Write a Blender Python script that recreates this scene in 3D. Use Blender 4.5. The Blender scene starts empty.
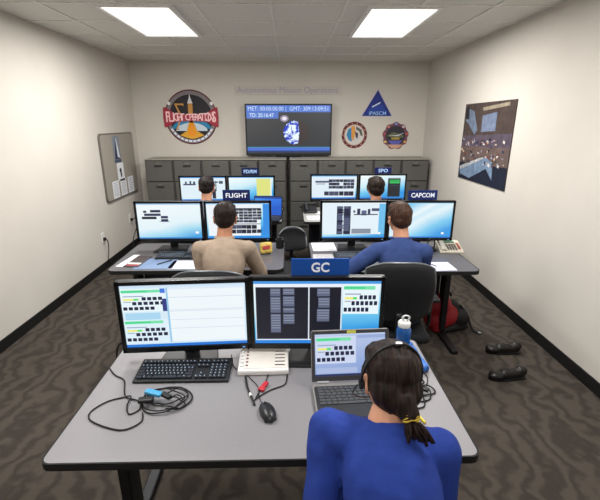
import bpy, bmesh, math, random
from mathutils import Vector, Matrix, Euler, noise
random.seed(7)
C = bpy.context.scene.collection
PI = math.pi
V = Vector

# ------------------------------------------------------------------ materials
def lin(c):
    return tuple(((x/255)/12.92 if x/255 <= .04045 else ((x/255+.055)/1.055)**2.4) for x in c)
_M = {}
def mat(name, c, rough=.55, metal=0.0, var=.08, scale=30, bump=0.0, spec=.4, emit=0, coat=0, alpha=1, trans=0):
    if name in _M: return _M[name]
    m = bpy.data.materials.new(name); m.use_nodes = True
    nt = m.node_tree; b = nt.nodes['Principled BSDF']
    col = lin(c)
    b.inputs['Roughness'].default_value = rough
    b.inputs['Metallic'].default_value = metal
    b.inputs['Specular IOR Level'].default_value = spec
    b.inputs['Coat Weight'].default_value = coat
    b.inputs['Alpha'].default_value = alpha
    b.inputs['Transmission Weight'].default_value = trans
    tc = nt.nodes.new('ShaderNodeTexCoord'); n = nt.nodes.new('ShaderNodeTexNoise')
    n.inputs['Scale'].default_value = scale; n.inputs['Detail'].default_value = 3
    nt.links.new(tc.outputs['Object'], n.inputs['Vector'])
    r = nt.nodes.new('ShaderNodeValToRGB')
    r.color_ramp.elements[0].position = .3; r.color_ramp.elements[1].position = .7
    r.color_ramp.elements[0].color = tuple(x*(1-var) for x in col)+(1,)
    r.color_ramp.elements[1].color = tuple(min(1, x*(1+var)) for x in col)+(1,)
    nt.links.new(n.outputs['Fac'], r.inputs['Fac'])
    nt.links.new(r.outputs['Color'], b.inputs['Base Color'])
    if emit:
        nt.links.new(r.outputs['Color'], b.inputs['Emission Color'])
        b.inputs['Emission Strength'].default_value = emit
    if bump:
        bp = nt.nodes.new('ShaderNodeBump'); bp.inputs['Strength'].default_value = bump
        bp.inputs['Distance'].default_value = .01
        nt.links.new(n.outputs['Fac'], bp.inputs['Height']); nt.links.new(bp.outputs['Normal'], b.inputs['Normal'])
    _M[name] = m
    return m

def glow(c, s=1.0):
    """one flat colour of a lit display"""
    key = 'glow_%d_%d_%d_%d' % (*c, int(s*100))
    if key in _M: return _M[key]
    m = bpy.data.materials.new(key); m.use_nodes = True
    b = m.node_tree.nodes['Principled BSDF']
    b.inputs['Base Color'].default_value = (.01, .01, .012, 1)
    b.inputs['Roughness'].default_value = .35
    b.inputs['Emission Color'].default_value = lin(c)+(1,)
    b.inputs['Emission Strength'].default_value = s
    _M[key] = m
    return m

def glow_grad(name, stops, ang=0.6, wob=.25, streak=0, off=0):
    """lit display wallpaper: a soft gradient across the panel"""
    if name in _M: return _M[name]
    m = bpy.data.materials.new(name); m.use_nodes = True
    nt = m.node_tree; b = nt.nodes['Principled BSDF']
    b.inputs['Base Color'].default_value = (.01, .01, .012, 1); b.inputs['Roughness'].default_value = .35
    tc = nt.nodes.new('ShaderNodeTexCoord')
    mp = nt.nodes.new('ShaderNodeMapping'); mp.inputs['Rotation'].default_value = (0, ang, 0); mp.inputs['Location'].default_value = (0, 0, off)
    nt.links.new(tc.outputs['Generated'], mp.inputs['Vector'])
    sx = nt.nodes.new('ShaderNodeSeparateXYZ'); nt.links.new(mp.outputs['Vector'], sx.inputs['Vector'])
    nz = nt.nodes.new('ShaderNodeTexNoise'); nz.inputs['Scale'].default_value = 2.2
    if streak:
        m2 = nt.nodes.new('ShaderNodeMapping'); m2.inputs['Rotation'].default_value = (0, -.7, 0)
        m2.inputs['Scale'].default_value = (9, 1, .8)
        nt.links.new(tc.outputs['Generated'], m2.inputs['Vector']); nt.links.new(m2.outputs['Vector'], nz.inputs['Vector'])
    else:
        nt.links.new(tc.outputs['Generated'], nz.inputs['Vector'])
    ma = nt.nodes.new('ShaderNodeMath'); ma.operation = 'MULTIPLY_ADD'; ma.inputs[1].default_value = wob
    nt.links.new(nz.outputs['Fac'], ma.inputs[0]); nt.links.new(sx.outputs['Z'], ma.inputs[2])
    r = nt.nodes.new('ShaderNodeValToRGB'); nt.links.new(ma.outputs[0], r.inputs['Fac'])
    els = r.color_ramp.elements
    els[0].position = stops[0][0]; els[0].color = lin(stops[0][1])+(1,)
    els[1].position = stops[-1][0]; els[1].color = lin(stops[-1][1])+(1,)
    for p, c in stops[1:-1]:
        e = els.new(p); e.color = lin(c)+(1,)
    nt.links.new(r.outputs['Color'], b.inputs['Emission Color']); b.inputs['Emission Strength'].default_value = 1
    _M[name] = m
    return m

# ------------------------------------------------------------------ geometry
class MB:
    def __init__(s): s.bm = bmesh.new(); s.mi = 0
    def _tag(s, geom):
        for f in geom: f.material_index = s.mi
    def quadface(s, pts):
        f = s.bm.faces.new([s.bm.verts.new(p) for p in pts]); f.material_index = s.mi; return f
    def box(s, c, size, rot=None, bev=0, seg=2):
        n0 = len(s.bm.faces)
        ret = bmesh.ops.create_cube(s.bm, size=1)
        vs = ret['verts']
        for v in vs: v.co = V((v.co.x*size[0], v.co.y*size[1], v.co.z*size[2]))
        if bev:
            es = list({e for v in vs for e in v.link_edges})
            r = bmesh.ops.bevel(s.bm, geom=es, offset=bev, segments=seg, affect='EDGES', profile=.5)
            vs = list({v for f in r['faces'] for v in f.verts} | {v for v in vs if v.is_valid})
        M = (Euler(rot).to_matrix() if rot else Matrix.Identity(3))
        for v in vs: v.co = M @ v.co + V(c)
        fs = {f for v in vs for f in v.link_faces}
        s._tag(fs); return s
    def frustum(s, a, ra, b, rb, seg=16, cap=True):
        a, b = V(a), V(b); d = b-a
        q = d.to_track_quat('Z', 'Y')
        A = []; B = []
        for i in range(seg):
            t = 2*PI*i/seg; u = q @ V((math.cos(t), math.sin(t), 0))
            A.append(s.bm.verts.new(a+u*ra)); B.append(s.bm.verts.new(b+u*rb))
        fs = []
        for i in range(seg):
            fs.append(s.bm.faces.new((A[i], A[(i+1) % seg], B[(i+1) % seg], B[i])))
        if cap: fs += [s.bm.faces.new(A[::-1]), s.bm.faces.new(B)]
        s._tag(fs); return s
    def lathe(s, prof, c=(0, 0, 0), seg=24, axis='Z'):
        rings = []
        for r, z in prof:
            ring = []
            for i in range(seg):
                t = 2*PI*i/seg
                p = V((r*math.cos(t), r*math.sin(t), z))
                if axis == 'Y': p = V((p.x, p.z, p.y))
                ring.append(s.bm.verts.new(p+V(c)))
            rings.append(ring)
        fs = []
        for k in range(len(rings)-1):
            for i in range(seg):
                fs.append(s.bm.faces.new((rings[k][i], rings[k][(i+1) % seg], rings[k+1][(i+1) % seg], rings[k+1][i])))
        fs.append(s.bm.faces.new(rings[0][::-1])); fs.append(s.bm.faces.new(rings[-1]))
        s._tag(fs); return s
    def ell(s, c, r, rot=None, u=20, v=14):
        ret = bmesh.ops.create_uvsphere(s.bm, u_segments=u, v_segments=v, radius=1)
        M = rot if isinstance(rot, Matrix) else (Euler(rot).to_matrix() if rot else Matrix.Identity(3))
        for w in ret['verts']: w.co = M @ V((w.co.x*r[0], w.co.y*r[1], w.co.z*r[2])) + V(c)
        s._tag({f for w in ret['verts'] for f in w.link_faces}); return s
    def cap(s, a, ra, b, rb, seg=16):
        s.frustum(a, ra, b, rb, seg); s.ell(a, (ra,)*3, u=seg, v=10); s.ell(b, (rb,)*3, u=seg, v=10); return s
    def tube(s, pts, r, seg=8, smooth=6):
        P = [V(p) for p in pts]
        if smooth > 1 and len(P) > 2:
            Q = []
            for i in range(len(P)-1):
                p0 = P[max(i-1, 0)]; p1 = P[i]; p2 = P[i+1]; p3 = P[min(i+2, len(P)-1)]
                for k in range(smooth):
                    t = k/smooth
                    Q.append(.5*((2*p1)+(-p0+p2)*t+(2*p0-5*p1+4*p2-p3)*t*t+(-p0+3*p1-3*p2+p3)*t**3))
            Q.append(P[-1]); P = Q
        prev = None; nrm = None; rings = []
        for i, p in enumerate(P):
            t = (P[min(i+1, len(P)-1)]-P[max(i-1, 0)])
            if t.length < 1e-9: t = V((0, 0, 1))
            t.normalize()
            if nrm is None:
                nrm = t.orthogonal().normalized()
            else:
                nrm = (nrm - t*nrm.dot(t))
                nrm = nrm.normalized() if nrm.length > 1e-6 else t.orthogonal().normalized()
            bn = t.cross(nrm)
            rings.append([s.bm.verts.new(p+(nrm*math.cos(2*PI*k/seg)+bn*math.sin(2*PI*k/seg))*r) for k in range(seg)])
        fs = []
        for k in range(len(rings)-1):
            for i in range(seg):
                fs.append(s.bm.faces.new((rings[k][i], rings[k][(i+1) % seg], rings[k+1][(i+1) % seg], rings[k+1][i])))
        fs += [s.bm.faces.new(rings[0][::-1]), s.bm.faces.new(rings[-1])]
        s._tag(fs); return s
    def prism(s, pts2, d0, d1, plane='XZ'):
        """extrude a 2D outline; XZ outlines go along Y, XY outlines along Z, YZ along X"""
        def m(p, d):
            return {'XZ': (p[0], d, p[1]), 'XY': (p[0], p[1], d), 'YZ': (d, p[0], p[1])}[plane]
        A = [s.bm.verts.new(m(p, d0)) for p in pts2]; B = [s.bm.verts.new(m(p, d1)) for p in pts2]
        n = len(pts2); fs = [s.bm.faces.new(A), s.bm.faces.new(B[::-1])]
        for i in range(n): fs.append(s.bm.faces.new((A[i], B[i], B[(i+1) % n], A[(i+1) % n])))
        s._tag(fs); return s
    def build(s, name, mats, parent=None, smooth=False, bev=0, loc=(0, 0, 0), rot=None, sub=0):
        bmesh.ops.recalc_face_normals(s.bm, faces=s.bm.faces[:])
        me = bpy.data.meshes.new(name); s.bm.to_mesh(me); s.bm.free()
        for m in (mats if isinstance(mats, (list, tuple)) else [mats]): me.materials.append(m)
        if smooth:
            for p in me.polygons: p.use_smooth = True
            if smooth != 'all' :
                try: me.set_sharp_from_angle(angle=math.radians(45))
                except Exception: pass
        o = bpy.data.objects.new(name, me); C.objects.link(o)
        o.location = loc
        if rot: o.rotation_euler = rot
        if parent: o.parent = parent
        if bev:
            b = o.modifiers.new('bevel', 'BEVEL'); b.width = bev; b.segments = 2; b.limit_method = 'ANGLE'
        if sub:
            b = o.modifiers.new('sub', 'SUBSURF'); b.levels = sub; b.render_levels = sub
        return o

def tag(o, label, cat, group=None, kind=None):
    if label: o['label'] = label
    if cat: o['category'] = cat
    if group: o['group'] = group
    if kind: o['kind'] = kind
    return o
def thing(name, label, cat, loc=(0, 0, 0), rz=0, group=None, rot=None):
    o = bpy.data.objects.new(name, None); C.objects.link(o); o.empty_display_size = .05
    o.location = loc; o.rotation_euler = rot if rot else (0, 0, rz)
    return tag(o, label, cat, group)
def copy_tree(o, parent=None):
    c = o.copy(); C.objects.link(c)
    if parent: c.parent = parent
    for ch in [x for x in bpy.data.objects if x.parent == o]: copy_tree(ch, c)
    return c
def struct(o): o['kind'] = 'structure'; return o

def text(name, s, size, mt, parent=None, loc=(0, 0, 0), rot=(PI/2, 0, 0), ext=.0006, bold=0, align='CENTER', sx=1.0, width=None):
    cu = bpy.data.curves.new('t', 'FONT'); cu.body = s; cu.size = size; cu.extrude = ext; cu.offset = bold
    cu.align_x = align; cu.align_y = 'CENTER'; cu.resolution_u = 3
    t = bpy.data.objects.new('t', cu); C.objects.link(t)
    dg = bpy.context.evaluated_depsgraph_get()
    me = bpy.data.meshes.new_from_object(t.evaluated_get(dg))
    bpy.data.objects.remove(t); bpy.data.curves.remove(cu)
    if width:
        xs = [v.co.x for v in me.vertices]; sx = width/(max(xs)-min(xs))
    for v in me.vertices: v.co.x *= sx
    me.materials.clear(); me.materials.append(mt)
    o = bpy.data.objects.new(name, me); C.objects.link(o); o.location = loc; o.rotation_euler = rot
    if parent: o.parent = parent
    return o

def rrect(x0, z0, x1, z1, r, n=5):
    P = []
    for cx, cz, a in ((x1-r, z1-r, 0), (x0+r, z1-r, 90), (x0+r, z0+r, 180), (x1-r, z0+r, 270)):
        for k in range(n+1):
            t = math.radians(a+90*k/n); P.append((cx+r*math.cos(t), cz+r*math.sin(t)))
    return P

# colours
black = mat('black_plastic', (24, 25, 28), .45, var=.1)
dkgrey = mat('dark_grey_plastic', (45, 46, 50), .5)
silver = mat('silver_metal', (170, 172, 176), .35, .8)
chrome = mat('chrome', (200, 200, 205), .2, 1)
white = mat('white_plastic', (225, 225, 222), .45)
paper = mat('white_paper', (232, 234, 240), .8, var=.02)
rubber = mat('black_rubber', (16, 16, 17), .7)
wallm = mat('painted_wall', (208, 203, 195), .9, var=.02, scale=3, spec=.1)
ceilm = mat('ceiling_tile', (222, 221, 216), .95, var=.04, scale=60, bump=.15, spec=.1)
skin = mat('skin_light', (205, 150, 122), .55, var=.07, scale=25, spec=.3)
skin2 = mat('skin_tan', (186, 132, 104), .55, var=.07, scale=25, spec=.3)

# ------------------------------------------------------------------ room
WL, WR, WB, WF, HC = -2.44, 2.16, 6.75, -1.5, 2.75
def carpet():
    m = bpy.data.materials.new('carpet'); m.use_nodes = True; nt = m.node_tree; b = nt.nodes['Principled BSDF']
    b.inputs['Roughness'].default_value = .95; b.inputs['Specular IOR Level'].default_value = .1
    tc = nt.nodes.new('ShaderNodeTexCoord')
    w = nt.nodes.new('ShaderNodeTexWave'); w.inputs['Scale'].default_value = 2.2; w.inputs['Distortion'].default_value = 14
    w.inputs['Detail'].default_value = 3; w.inputs['Detail Scale'].default_value = 1.6
    nt.links.new(tc.outputs['Object'], w.inputs['Vector'])
    n = nt.nodes.new('ShaderNodeTexNoise'); n.inputs['Scale'].default_value = 160; n.inputs['Detail'].default_value = 2
    nt.links.new(tc.outputs['Object'], n.inputs['Vector'])
    ad = nt.nodes.new('ShaderNodeMath'); ad.operation = 'MULTIPLY_ADD'; ad.inputs[1].default_value = .45
    nt.links.new(n.outputs['Fac'], ad.inputs[0]); nt.links.new(w.outputs['Fac'], ad.inputs[2])
    r = nt.nodes.new('ShaderNodeValToRGB')
    r.color_ramp.elements[0].position = .25; r.color_ramp.elements[0].color = lin((60, 55, 51))+(1,)
    r.color_ramp.elements[1].position = 1.0; r.color_ramp.elements[1].color = lin((76, 70, 64))+(1,)
    nt.links.new(ad.outputs[0], r.inputs['Fac']); nt.links.new(r.outputs['Color'], b.inputs['Base Color'])
    bp = nt.nodes.new('ShaderNodeBump'); bp.inputs['Strength'].default_value = .3; bp.inputs['Distance'].default_value = .004
    nt.links.new(n.outputs['Fac'], bp.inputs['Height']); nt.links.new(bp.outputs['Normal'], b.inputs['Normal'])
    return m
t = .1
cx, cy = (WL+WR)/2, (WB+WF)/2; wx, wy = WR-WL, WB-WF
struct(MB().box((cx, cy, -t/2), (wx+2*t, wy+2*t, t)).build('floor', carpet()))
struct(MB().box((cx, cy, HC+t/2), (wx+2*t, wy+2*t, t)).build('ceiling', ceilm))
struct(MB().box((WL-t/2, cy, HC/2), (t, wy, HC)).build('wall_left', wallm))
struct(MB().box((WR+t/2, cy, HC/2), (t, wy, HC)).build('wall_right', wallm))
struct(MB().box((cx, WB+t/2, HC/2), (wx+2*t, t, HC)).build('wall_back', wallm))
struct(MB().box((cx, WF-t/2, HC/2), (wx+2*t, t, HC)).build('wall_front', wallm))
bbm = mat('black_vinyl_base', (22, 22, 23), .5)
struct(MB().box((WL+.006, cy, .05), (.012, wy, .1)).build('baseboard_left', bbm, bev=.003))
struct(MB().box((WR-.006, cy, .05), (.012, wy, .1)).build('baseboard_right', bbm, bev=.003))
struct(MB().box((cx, WB-.006, .05), (wx-.024, .012, .1)).build('baseboard_back', bbm, bev=.003))
# suspended ceiling grid
g = MB()
x = WL+.46
while x < WR: g.box((x, cy, HC-.004), (.024, wy, .008)); x += .61
y = WF+.3
while y < WB: g.box((cx, y, HC-.0045), (wx, .024, .009)); y += .61
struct(g.build('trim_1', mat('white_grid', (228, 227, 222), .6)))

# ceiling lights (all above the camera's view)
lf = mat('light_frame', (235, 235, 235), .5)
def ceil_light(x, y, label, p):
    T = thing('ceiling_light', label, 'ceiling light', (x, y, HC-.012), group='recessed ceiling lights')
    f = MB()
    for sx in (-1, 1): f.box((sx*.29, 0, 0), (.03, 1.22, .03))
    for sy in (-1, 1): f.box((0, sy*.595, 0), (.55, .03, .03))
    f.build('frame', lf, T, bev=.003)
    MB().box((0, 0, .002), (.55, 1.16, .01)).build('diffuser', glow((255, 250, 240), 1.5), T)
    l = bpy.data.lights.new('lamp', 'AREA'); l.shape = 'RECTANGLE'; l.size = .55; l.size_y = 1.16; l.energy = p; l.color = (1, .975, .94)
    o = bpy.data.objects.new('lamp', l); C.objects.link(o); o.location = (x, y, HC-.035)
k = 0
for (x, y, p) in ((-1.25, 1.9, 42), (.95, 1.9, 42), (-1.25, 4.3, 60), (.95, 4.3, 60), (-.15, -.6, 26)):
    ceil_light(x, y, ['white ceiling light panel over the left side of the nearest desk', 'white ceiling light panel over the right side of the nearest desk',
                      'white ceiling light panel above the left middle desk', 'white ceiling light panel above the right middle desk',
                      'white ceiling light panel behind the camera'][k], p); k += 1

# ------------------------------------------------------------------ file cabinets
cabm = mat('cabinet_grey_metal', (80, 79, 77), .5, .2, var=.03, scale=8)
cabd = mat('cabinet_drawer_face', (91, 90, 87), .45, .2, var=.03, scale=8)
cabt = mat('cabinet_top', (150, 146, 136), .6)
def cabinet():
    T = thing('file_cabinet', '', 'file cabinet')
    w, d, h = .421, .5, 1.318
    MB().box((0, d/2+.012, h/2), (w, d-.024, h-.004), bev=.004).build('body', cabm, T)
    MB().box((0, d/2, h), (w, d, .012)).build('top', cabt, T, bev=.002)
    for i in range(4):
        z0 = .07+i*.31
        D = MB().box((0, 0, z0+.15), (w-.035, .024, .296), bev=.004).build('drawer', cabd, T)
        hb = MB(); hb.box((0, -.026, z0+.232), (.115, .012, .014), bev=.003)
        for sx in (-1, 1): hb.box((sx*.05, -.018, z0+.232), (.012, .02, .012))
        hb.build('handle', black, D)
        lb = MB(); lb.box((0, -.0135, z0+.266), (.07, .004, .022)); lb.build('label_holder', mat('dull_steel', (120, 120, 118), .4, .7), D)
    return T
ords = ['first', 'second', 'third', 'fourth', 'fifth', 'sixth', 'seventh', 'eighth', 'ninth', 'tenth']
proto = cabinet()
for i in range(10):
    o = proto if i == 0 else copy_tree(proto)
    x = -2.172+.2105+i*.423 + (.045 if i > 4 else 0)
    o.location = (x, 6.2, 0)
    o['label'] = 'grey metal four-drawer file cabinet, %s from the left along the back wall' % ords[i]
    o['group'] = 'file cabinets along the back wall'

# ------------------------------------------------------------------ screens
def screen(mb_parent, w, h, bg, rects, y=-.0, name='screen'):
    m = MB(); mats = [bg]; idx = {}
    m.quadface([(-w/2, y, -h/2), (w/2, y, -h/2), (w/2, y, h/2), (-w/2, y, h/2)])
    for k, r in enumerate(rects):
        x0, v0, x1, v1, c = r
        key = c if isinstance(c, tuple) else c.name
        if key not in idx: idx[key] = len(mats); mats.append(glow(c) if isinstance(c, tuple) else c)
        m.mi = idx[key]; yy = y-.00002*(k+1)
        X0, X1 = -w/2+x0*w, -w/2+x1*w; Z1, Z0 = h/2-v0*h, h/2-v1*h
        m.quadface([(X0, yy, Z0), (X1, yy, Z0), (X1, yy, Z1), (X0, yy, Z1)])
    bmesh.ops.recalc_face_normals(m.bm, faces=m.bm.faces[:])
    for f in m.bm.faces:
        if f.normal.y > 0: f.normal_flip()
    me = bpy.data.meshes.new(name); m.bm.to_mesh(me); m.bm.free()
    for q in mats: me.materials.append(q)
    o = bpy.data.objects.new(name, me); C.objects.link(o); o.parent = mb_parent
    return o

DK = (24, 26, 58); GR = (70, 214, 140); YL = (238, 236, 120)
def status_window(x0, v0, x1, v1, bg=(232, 246, 252)):
    W = x1-x0; H = v1-v0
    q = lambda a, b, c, d, col: (x0+a*W, v0+b*H, x0+c*W, v0+d*H, col)
    L = [q(0, 0, 1, 1, bg), q(.02, .05, .88, .17, (120, 226, 170)), q(.02, .08, .6, .14, GR),
         q(.05, .3, .5, .34, (150, 160, 190)), q(.05, .42, .4, .5, YL), q(.28, .42, .38, .5, (80, 220, 110)), q(.05, .55, .22, .58, (140, 150, 170))]
    for i in range(4): L.append(q(.46+i*.12, .36, .55+i*.12, .5, DK))
    for i in range(6): L.append(q(.24+i*.125, .56, .33+i*.125, .70, DK))
    for i in range(6): L.append(q(.03+i*.12, .78, .12+i*.12, .92, DK))
    return L

def monitor(loc, rz, w, h, bg, rects, label, group, foot='bar', clear=None, cat='monitor', led=True):
    """loc = point on the desk under the panel's front face centre; clear = height of the bezel's lower edge over the desk"""
    T = thing('computer_monitor', label, cat, loc, rz, group)
    b = .019; zc = clear+h/2
    fr = MB()
    fr.prism(rrect(-w/2, clear, w/2, clear+h, .006), .002, .03)
    fr.build('housing', black, T, bev=.002)
    bz = MB()
    bz.box((0, -.002, clear+h-b/2), (w, .012, b)); bz.box((0, -.002, clear+.013), (w, .012, .026))
    for sx in (-1, 1): bz.box((sx*(w/2-b/2), -.002, zc), (b, .012, h))
    bz.build('bezel', mat('glossy_bezel', (14, 15, 18), .25), T, bev=.0015)
    s = screen(T, w-2*b, h-b-.026, bg, rects)
    s.location = (0, .0005, zc+(.026-b)/2)
    if led: MB().box((w/2-.035, -.0085, clear+.011), (.012, .002, .004)).build('power_light', glow((120, 190, 255)), T)
    MB().box((0, .048, clear+h*.42), (.2, .04, .18), bev=.01).build('back_cover', dkgrey, T)
    nk = MB(); nk.box((0, .08, (clear+h*.45)/2), (.07, .022, clear+h*.45-.01), bev=.006); nk.build('neck', black, T)
    ft = MB(); ft.prism([(-.12, .13), (.12, .13), (.145, -.075), (-.145, -.075)], .0, .012, 'XY'); ft.build('foot', black, T, bev=.004)
    return T

sky1 = glow_grad('wallpaper_blue_corner', [(.05, (40, 150, 225)), (.3, (110, 200, 240)), (.6, (206, 236, 246)), (1.1, (240, 250, 252))], .35)
sky2 = glow_grad('wallpaper_diagonal', [(-.0, (60, 155, 228)), (.25, (130, 205, 240)), (.5, (226, 243, 248)), (.62, (206, 234, 246)), (.7, (234, 246, 250)), (.95, (130, 205, 240))], .75, .12, 0, .42)
sky3 = glow_grad('wallpaper_pale', [(.0, (70, 165, 225)), (.22, (160, 218, 240)), (.45, (226, 242, 248)), (1.0, (238, 247, 250))], .35, .2, 0, .16)
flatw = glow((236, 244, 250))
rnd = random.Random(3)
def blocks(x0, v0, x1, v1, nx, ny, fill=.75, cols=((38, 42, 66), (66, 72, 98), (20, 24, 44)), gap=.25, rag=.2):
    L = []
    cw, ch = (x1-x0)/nx, (v1-v0)/ny
    for j in range(ny):
        for i in range(nx):
            if rnd.random() < fill:
                L.append((x0+i*cw, v0+j*ch, x0+(i+1-gap*rnd.random())*cw, v0+(j+1-gap-.1*rnd.random())*ch, rnd.choice(cols)))
    return L

# front pair
L = [(0, .955, 1, 1, (40, 120, 215)), (0, 0, 1, .035, (205, 225, 245))]
L += status_window(.0, .06, .36, .42)
L += [(.02, .44, .3, .56, (170, 214, 240))]
L += status_window(.0, .55, .36, .93, (222, 240, 250))
L += [(.315, .06, .355, .13, (70, 120, 220)), (.325, .22, .36, .42, (50, 60, 130))]
L += [(.37, .05, .985, .92, (238, 246, 250)), (.37, .05, .985, .08, (220, 232, 246))]
for v in (.2, .40, .42, .56, .7): L.append((.375, v, .98, v+.008, (205, 218, 230)))
L += [(.36, .05, .375, .93, (150, 200, 232))]
monitor((-.485, 1.695, .76), .055, .590, .354, glow((214, 234, 246)), L,
        'large black monitor on the nearest desk at left, pale screen with two small status grids', 'pair of monitors on the nearest desk', clear=.060)
L = [(0, .955, 1, 1, (40, 130, 220)), (.0, 0, 1, .05, (70, 150, 225)), (.01, .05, .70, .10, (235, 240, 250)),
     (.015, .1, .43, .93, (18, 20, 34)), (.44, .1, .69, .93, (20, 22, 34)), (.01, .1, .015, .95, (225, 235, 245)), (.43, .1, .44, .95, (225, 235, 245)), (.69, .05, .70, .95, (225, 235, 245)), (.01, .93, .70, .945, (235, 240, 250))]
gcol = ((88, 96, 120), (112, 120, 142), (70, 78, 100))
for a, b, c_, d in ((.13, .12, .21, .24), (.13, .25, .21, .5), (.13, .52, .21, .82), (.23, .12, .32, .22), (.23, .24, .32, .40), (.23, .42, .32, .5), (.23, .52, .32, .68), (.50, .12, .60, .24), (.51, .26, .60, .42), (.50, .44, .60, .64)):
    L.append((a, b, c_, d, (96, 104, 128)))
    L += [(a+.004, b+.02+k*.04, c_-.004, b+.03+k*.04, (150, 158, 178)) for k in range(int((d-b-.02)/.04))]
L += [(.70, .05, 1, .93, sky1)]
L += status_window(.705, .06, .99, .52)
monitor((.118, 1.70, .76), -.02, .615, .362, sky1, L,
        'large black monitor under the GC sign, two dark windows side by side', 'pair of monitors on the nearest desk', clear=.060)

# middle row, left desk
Z = .76
L = [(0, .965, 1, 1, (50, 130, 205)), (0, 0, 1, .04, (170, 205, 235))]
L += [(.10, .20, .15, .26, (40, 44, 70)), (.21, .18, .37, .25, (40, 44, 74)), (.11, .28, .37, .35, (50, 56, 86)), (.07, .37, .30, .44, (24, 28, 54)), (.37, .35, .48, .42, (44, 50, 80)), (.37, .44, .48, .52, (40, 44, 74)), (.34, .50, .5, .515, (90, 110, 140)), (.9, .8, .95, .86, (250, 252, 252))]
monitor((-1.053, 3.47, Z), .0, .585, .357, sky3, L, 'monitor at left end of the left middle desk, small dark boxes on pale blue', 'monitors on the middle row of desks', clear=.083)
L = [(0, .965, 1, 1, (40, 130, 220)), (.02, .03, .86, .93, (236, 243, 248)), (0, 0, 1, .03, (140, 190, 230)), (.9, .03, 1, .9, (50, 140, 225))]
L += blocks(.30, .15, .88, .56, 8, 5, .92, gap=.12) + blocks(.30, .62, .88, .88, 7, 2, .92, gap=.12)
L += [(.30, .14, .86, .17, (24, 26, 46)), (.30, .58, .86, .60, (30, 34, 60))]
monitor((-.458, 3.47, Z), .0, .58, .357, sky1, L, 'monitor with rows of dark blocks, in front of the man in khaki shirt', 'monitors on the middle row of desks', clear=.083)
# middle row, right desk
L = [(0, .965, 1, 1, (50, 140, 225)), (.02, .03, .9, .9, (228, 241, 248)), (.9, .03, 1, .9, (110, 190, 235)),
     (.23, .10, .45, .90, (52, 58, 86)), (.32, .10, .34, .90, (210, 225, 235)), (.49, .22, .52, .28, (60, 66, 96)), (.55, .17, .60, .34, (48, 52, 80)), (.62, .22, .70, .36, (90, 100, 130)), (.72, .18, .76, .34, (48, 52, 80)), (.78, .16, .9, .24, (70, 76, 106)), (.50, .32, .88, .35, (60, 66, 90)),
     (.47, .74, .78, .88, (140, 146, 160)), (.9, .84, .94, .9, (250, 252, 252))]
L += blocks(.24, .12, .44, .88, 2, 12, .9, ((20, 24, 44), (92, 100, 126)))
monitor((.553, 3.47, Z), .0, .59, .36, sky3, L, 'monitor with a tall dark column of blocks, left of the man in blue shirt', 'monitors on the middle row of desks', clear=.08)
L = [(0, .965, 1, 1, (40, 120, 210)), (0, 0, 1, .02, (150, 205, 235)), (.85, .84, .89, .9, (250, 252, 252))]
monitor((1.147, 3.47, Z), -.02, .585, .36, sky2, L, 'monitor with streaked blue and white wallpaper under the CAPCOM sign', 'monitors on the middle row of desks', clear=.076)
# back row
L = [(0, .95, 1, 1, (40, 110, 200)), (0, 0, 1, .04, (80, 150, 225)), (.02, .06, .98, .93, (222, 238, 246)), (.06, .28, .34, .34, (60, 66, 96)), (.10, .18, .14, .28, (60, 70, 100)), (.2, .16, .24, .28, (50, 60, 90)), (.28, .18, .33, .34, (60, 70, 100)),
     (.72, .18, .84, .24, (70, 80, 100)), (.86, .16, .95, .28, (70, 80, 100)), (.70, .5, .78, .92, (24, 28, 50)), (.78, .16, .80, .6, (70, 80, 100))]
monitor((-1.09, 5.1, Z), 0, .59, .335, sky3, L, 'back row monitor with a white schematic, behind the leftmost dark-haired head', 'monitors on the back row of desks', clear=.122)
L = [(0, .95, 1, 1, (40, 110, 200)), (0, 0, 1, .03, (60, 150, 225)), (.62, .08, .93, .80, (222, 226, 128)), (.60, .06, .95, .08, (200, 220, 180)), (.93, .1, .96, .8, (240, 244, 240))]
monitor((-.49, 5.1, Z), 0, .59, .335, sky1, L, 'back row monitor showing a yellow panel on a pale blue screen', 'monitors on the back row of desks', clear=.122)
L = [(0, .95, 1, 1, (40, 110, 200)), (0, 0, 1, .04, (90, 170, 230)), (.02, .06, .97, .93, (224, 236, 246)), (.08, .22, .38, .30, (80, 86, 110)), (.1, .34, .3, .37, (90, 100, 130))]
L += blocks(.38, .16, .95, .58, 7, 3, .97, gap=.1) + blocks(.28, .68, .95, .90, 6, 1, 1, gap=.12)
monitor((.549, 5.1, Z), 0, .60, .335, sky3, L, 'back row monitor crowded with dark blocks, just over the middle column-of-blocks screen', 'monitors on the back row of desks', clear=.137)
L = [(0, .95, 1, 1, (40, 110, 200)), (.62, .10, .90, .92, (22, 26, 34)), (.62, .07, .90, .12, (210, 225, 240)), (.66, .18, .88, .34, (40, 190, 90)), (.68, .22, .86, .25, (20, 90, 50)), (.66, .42, .86, .44, (60, 80, 100))]
monitor((1.16, 5.1, Z), 0, .60, .335, sky1, L, 'back row monitor with a black window topped by a green block', 'monitors on the back row of desks', clear=.137)

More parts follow.
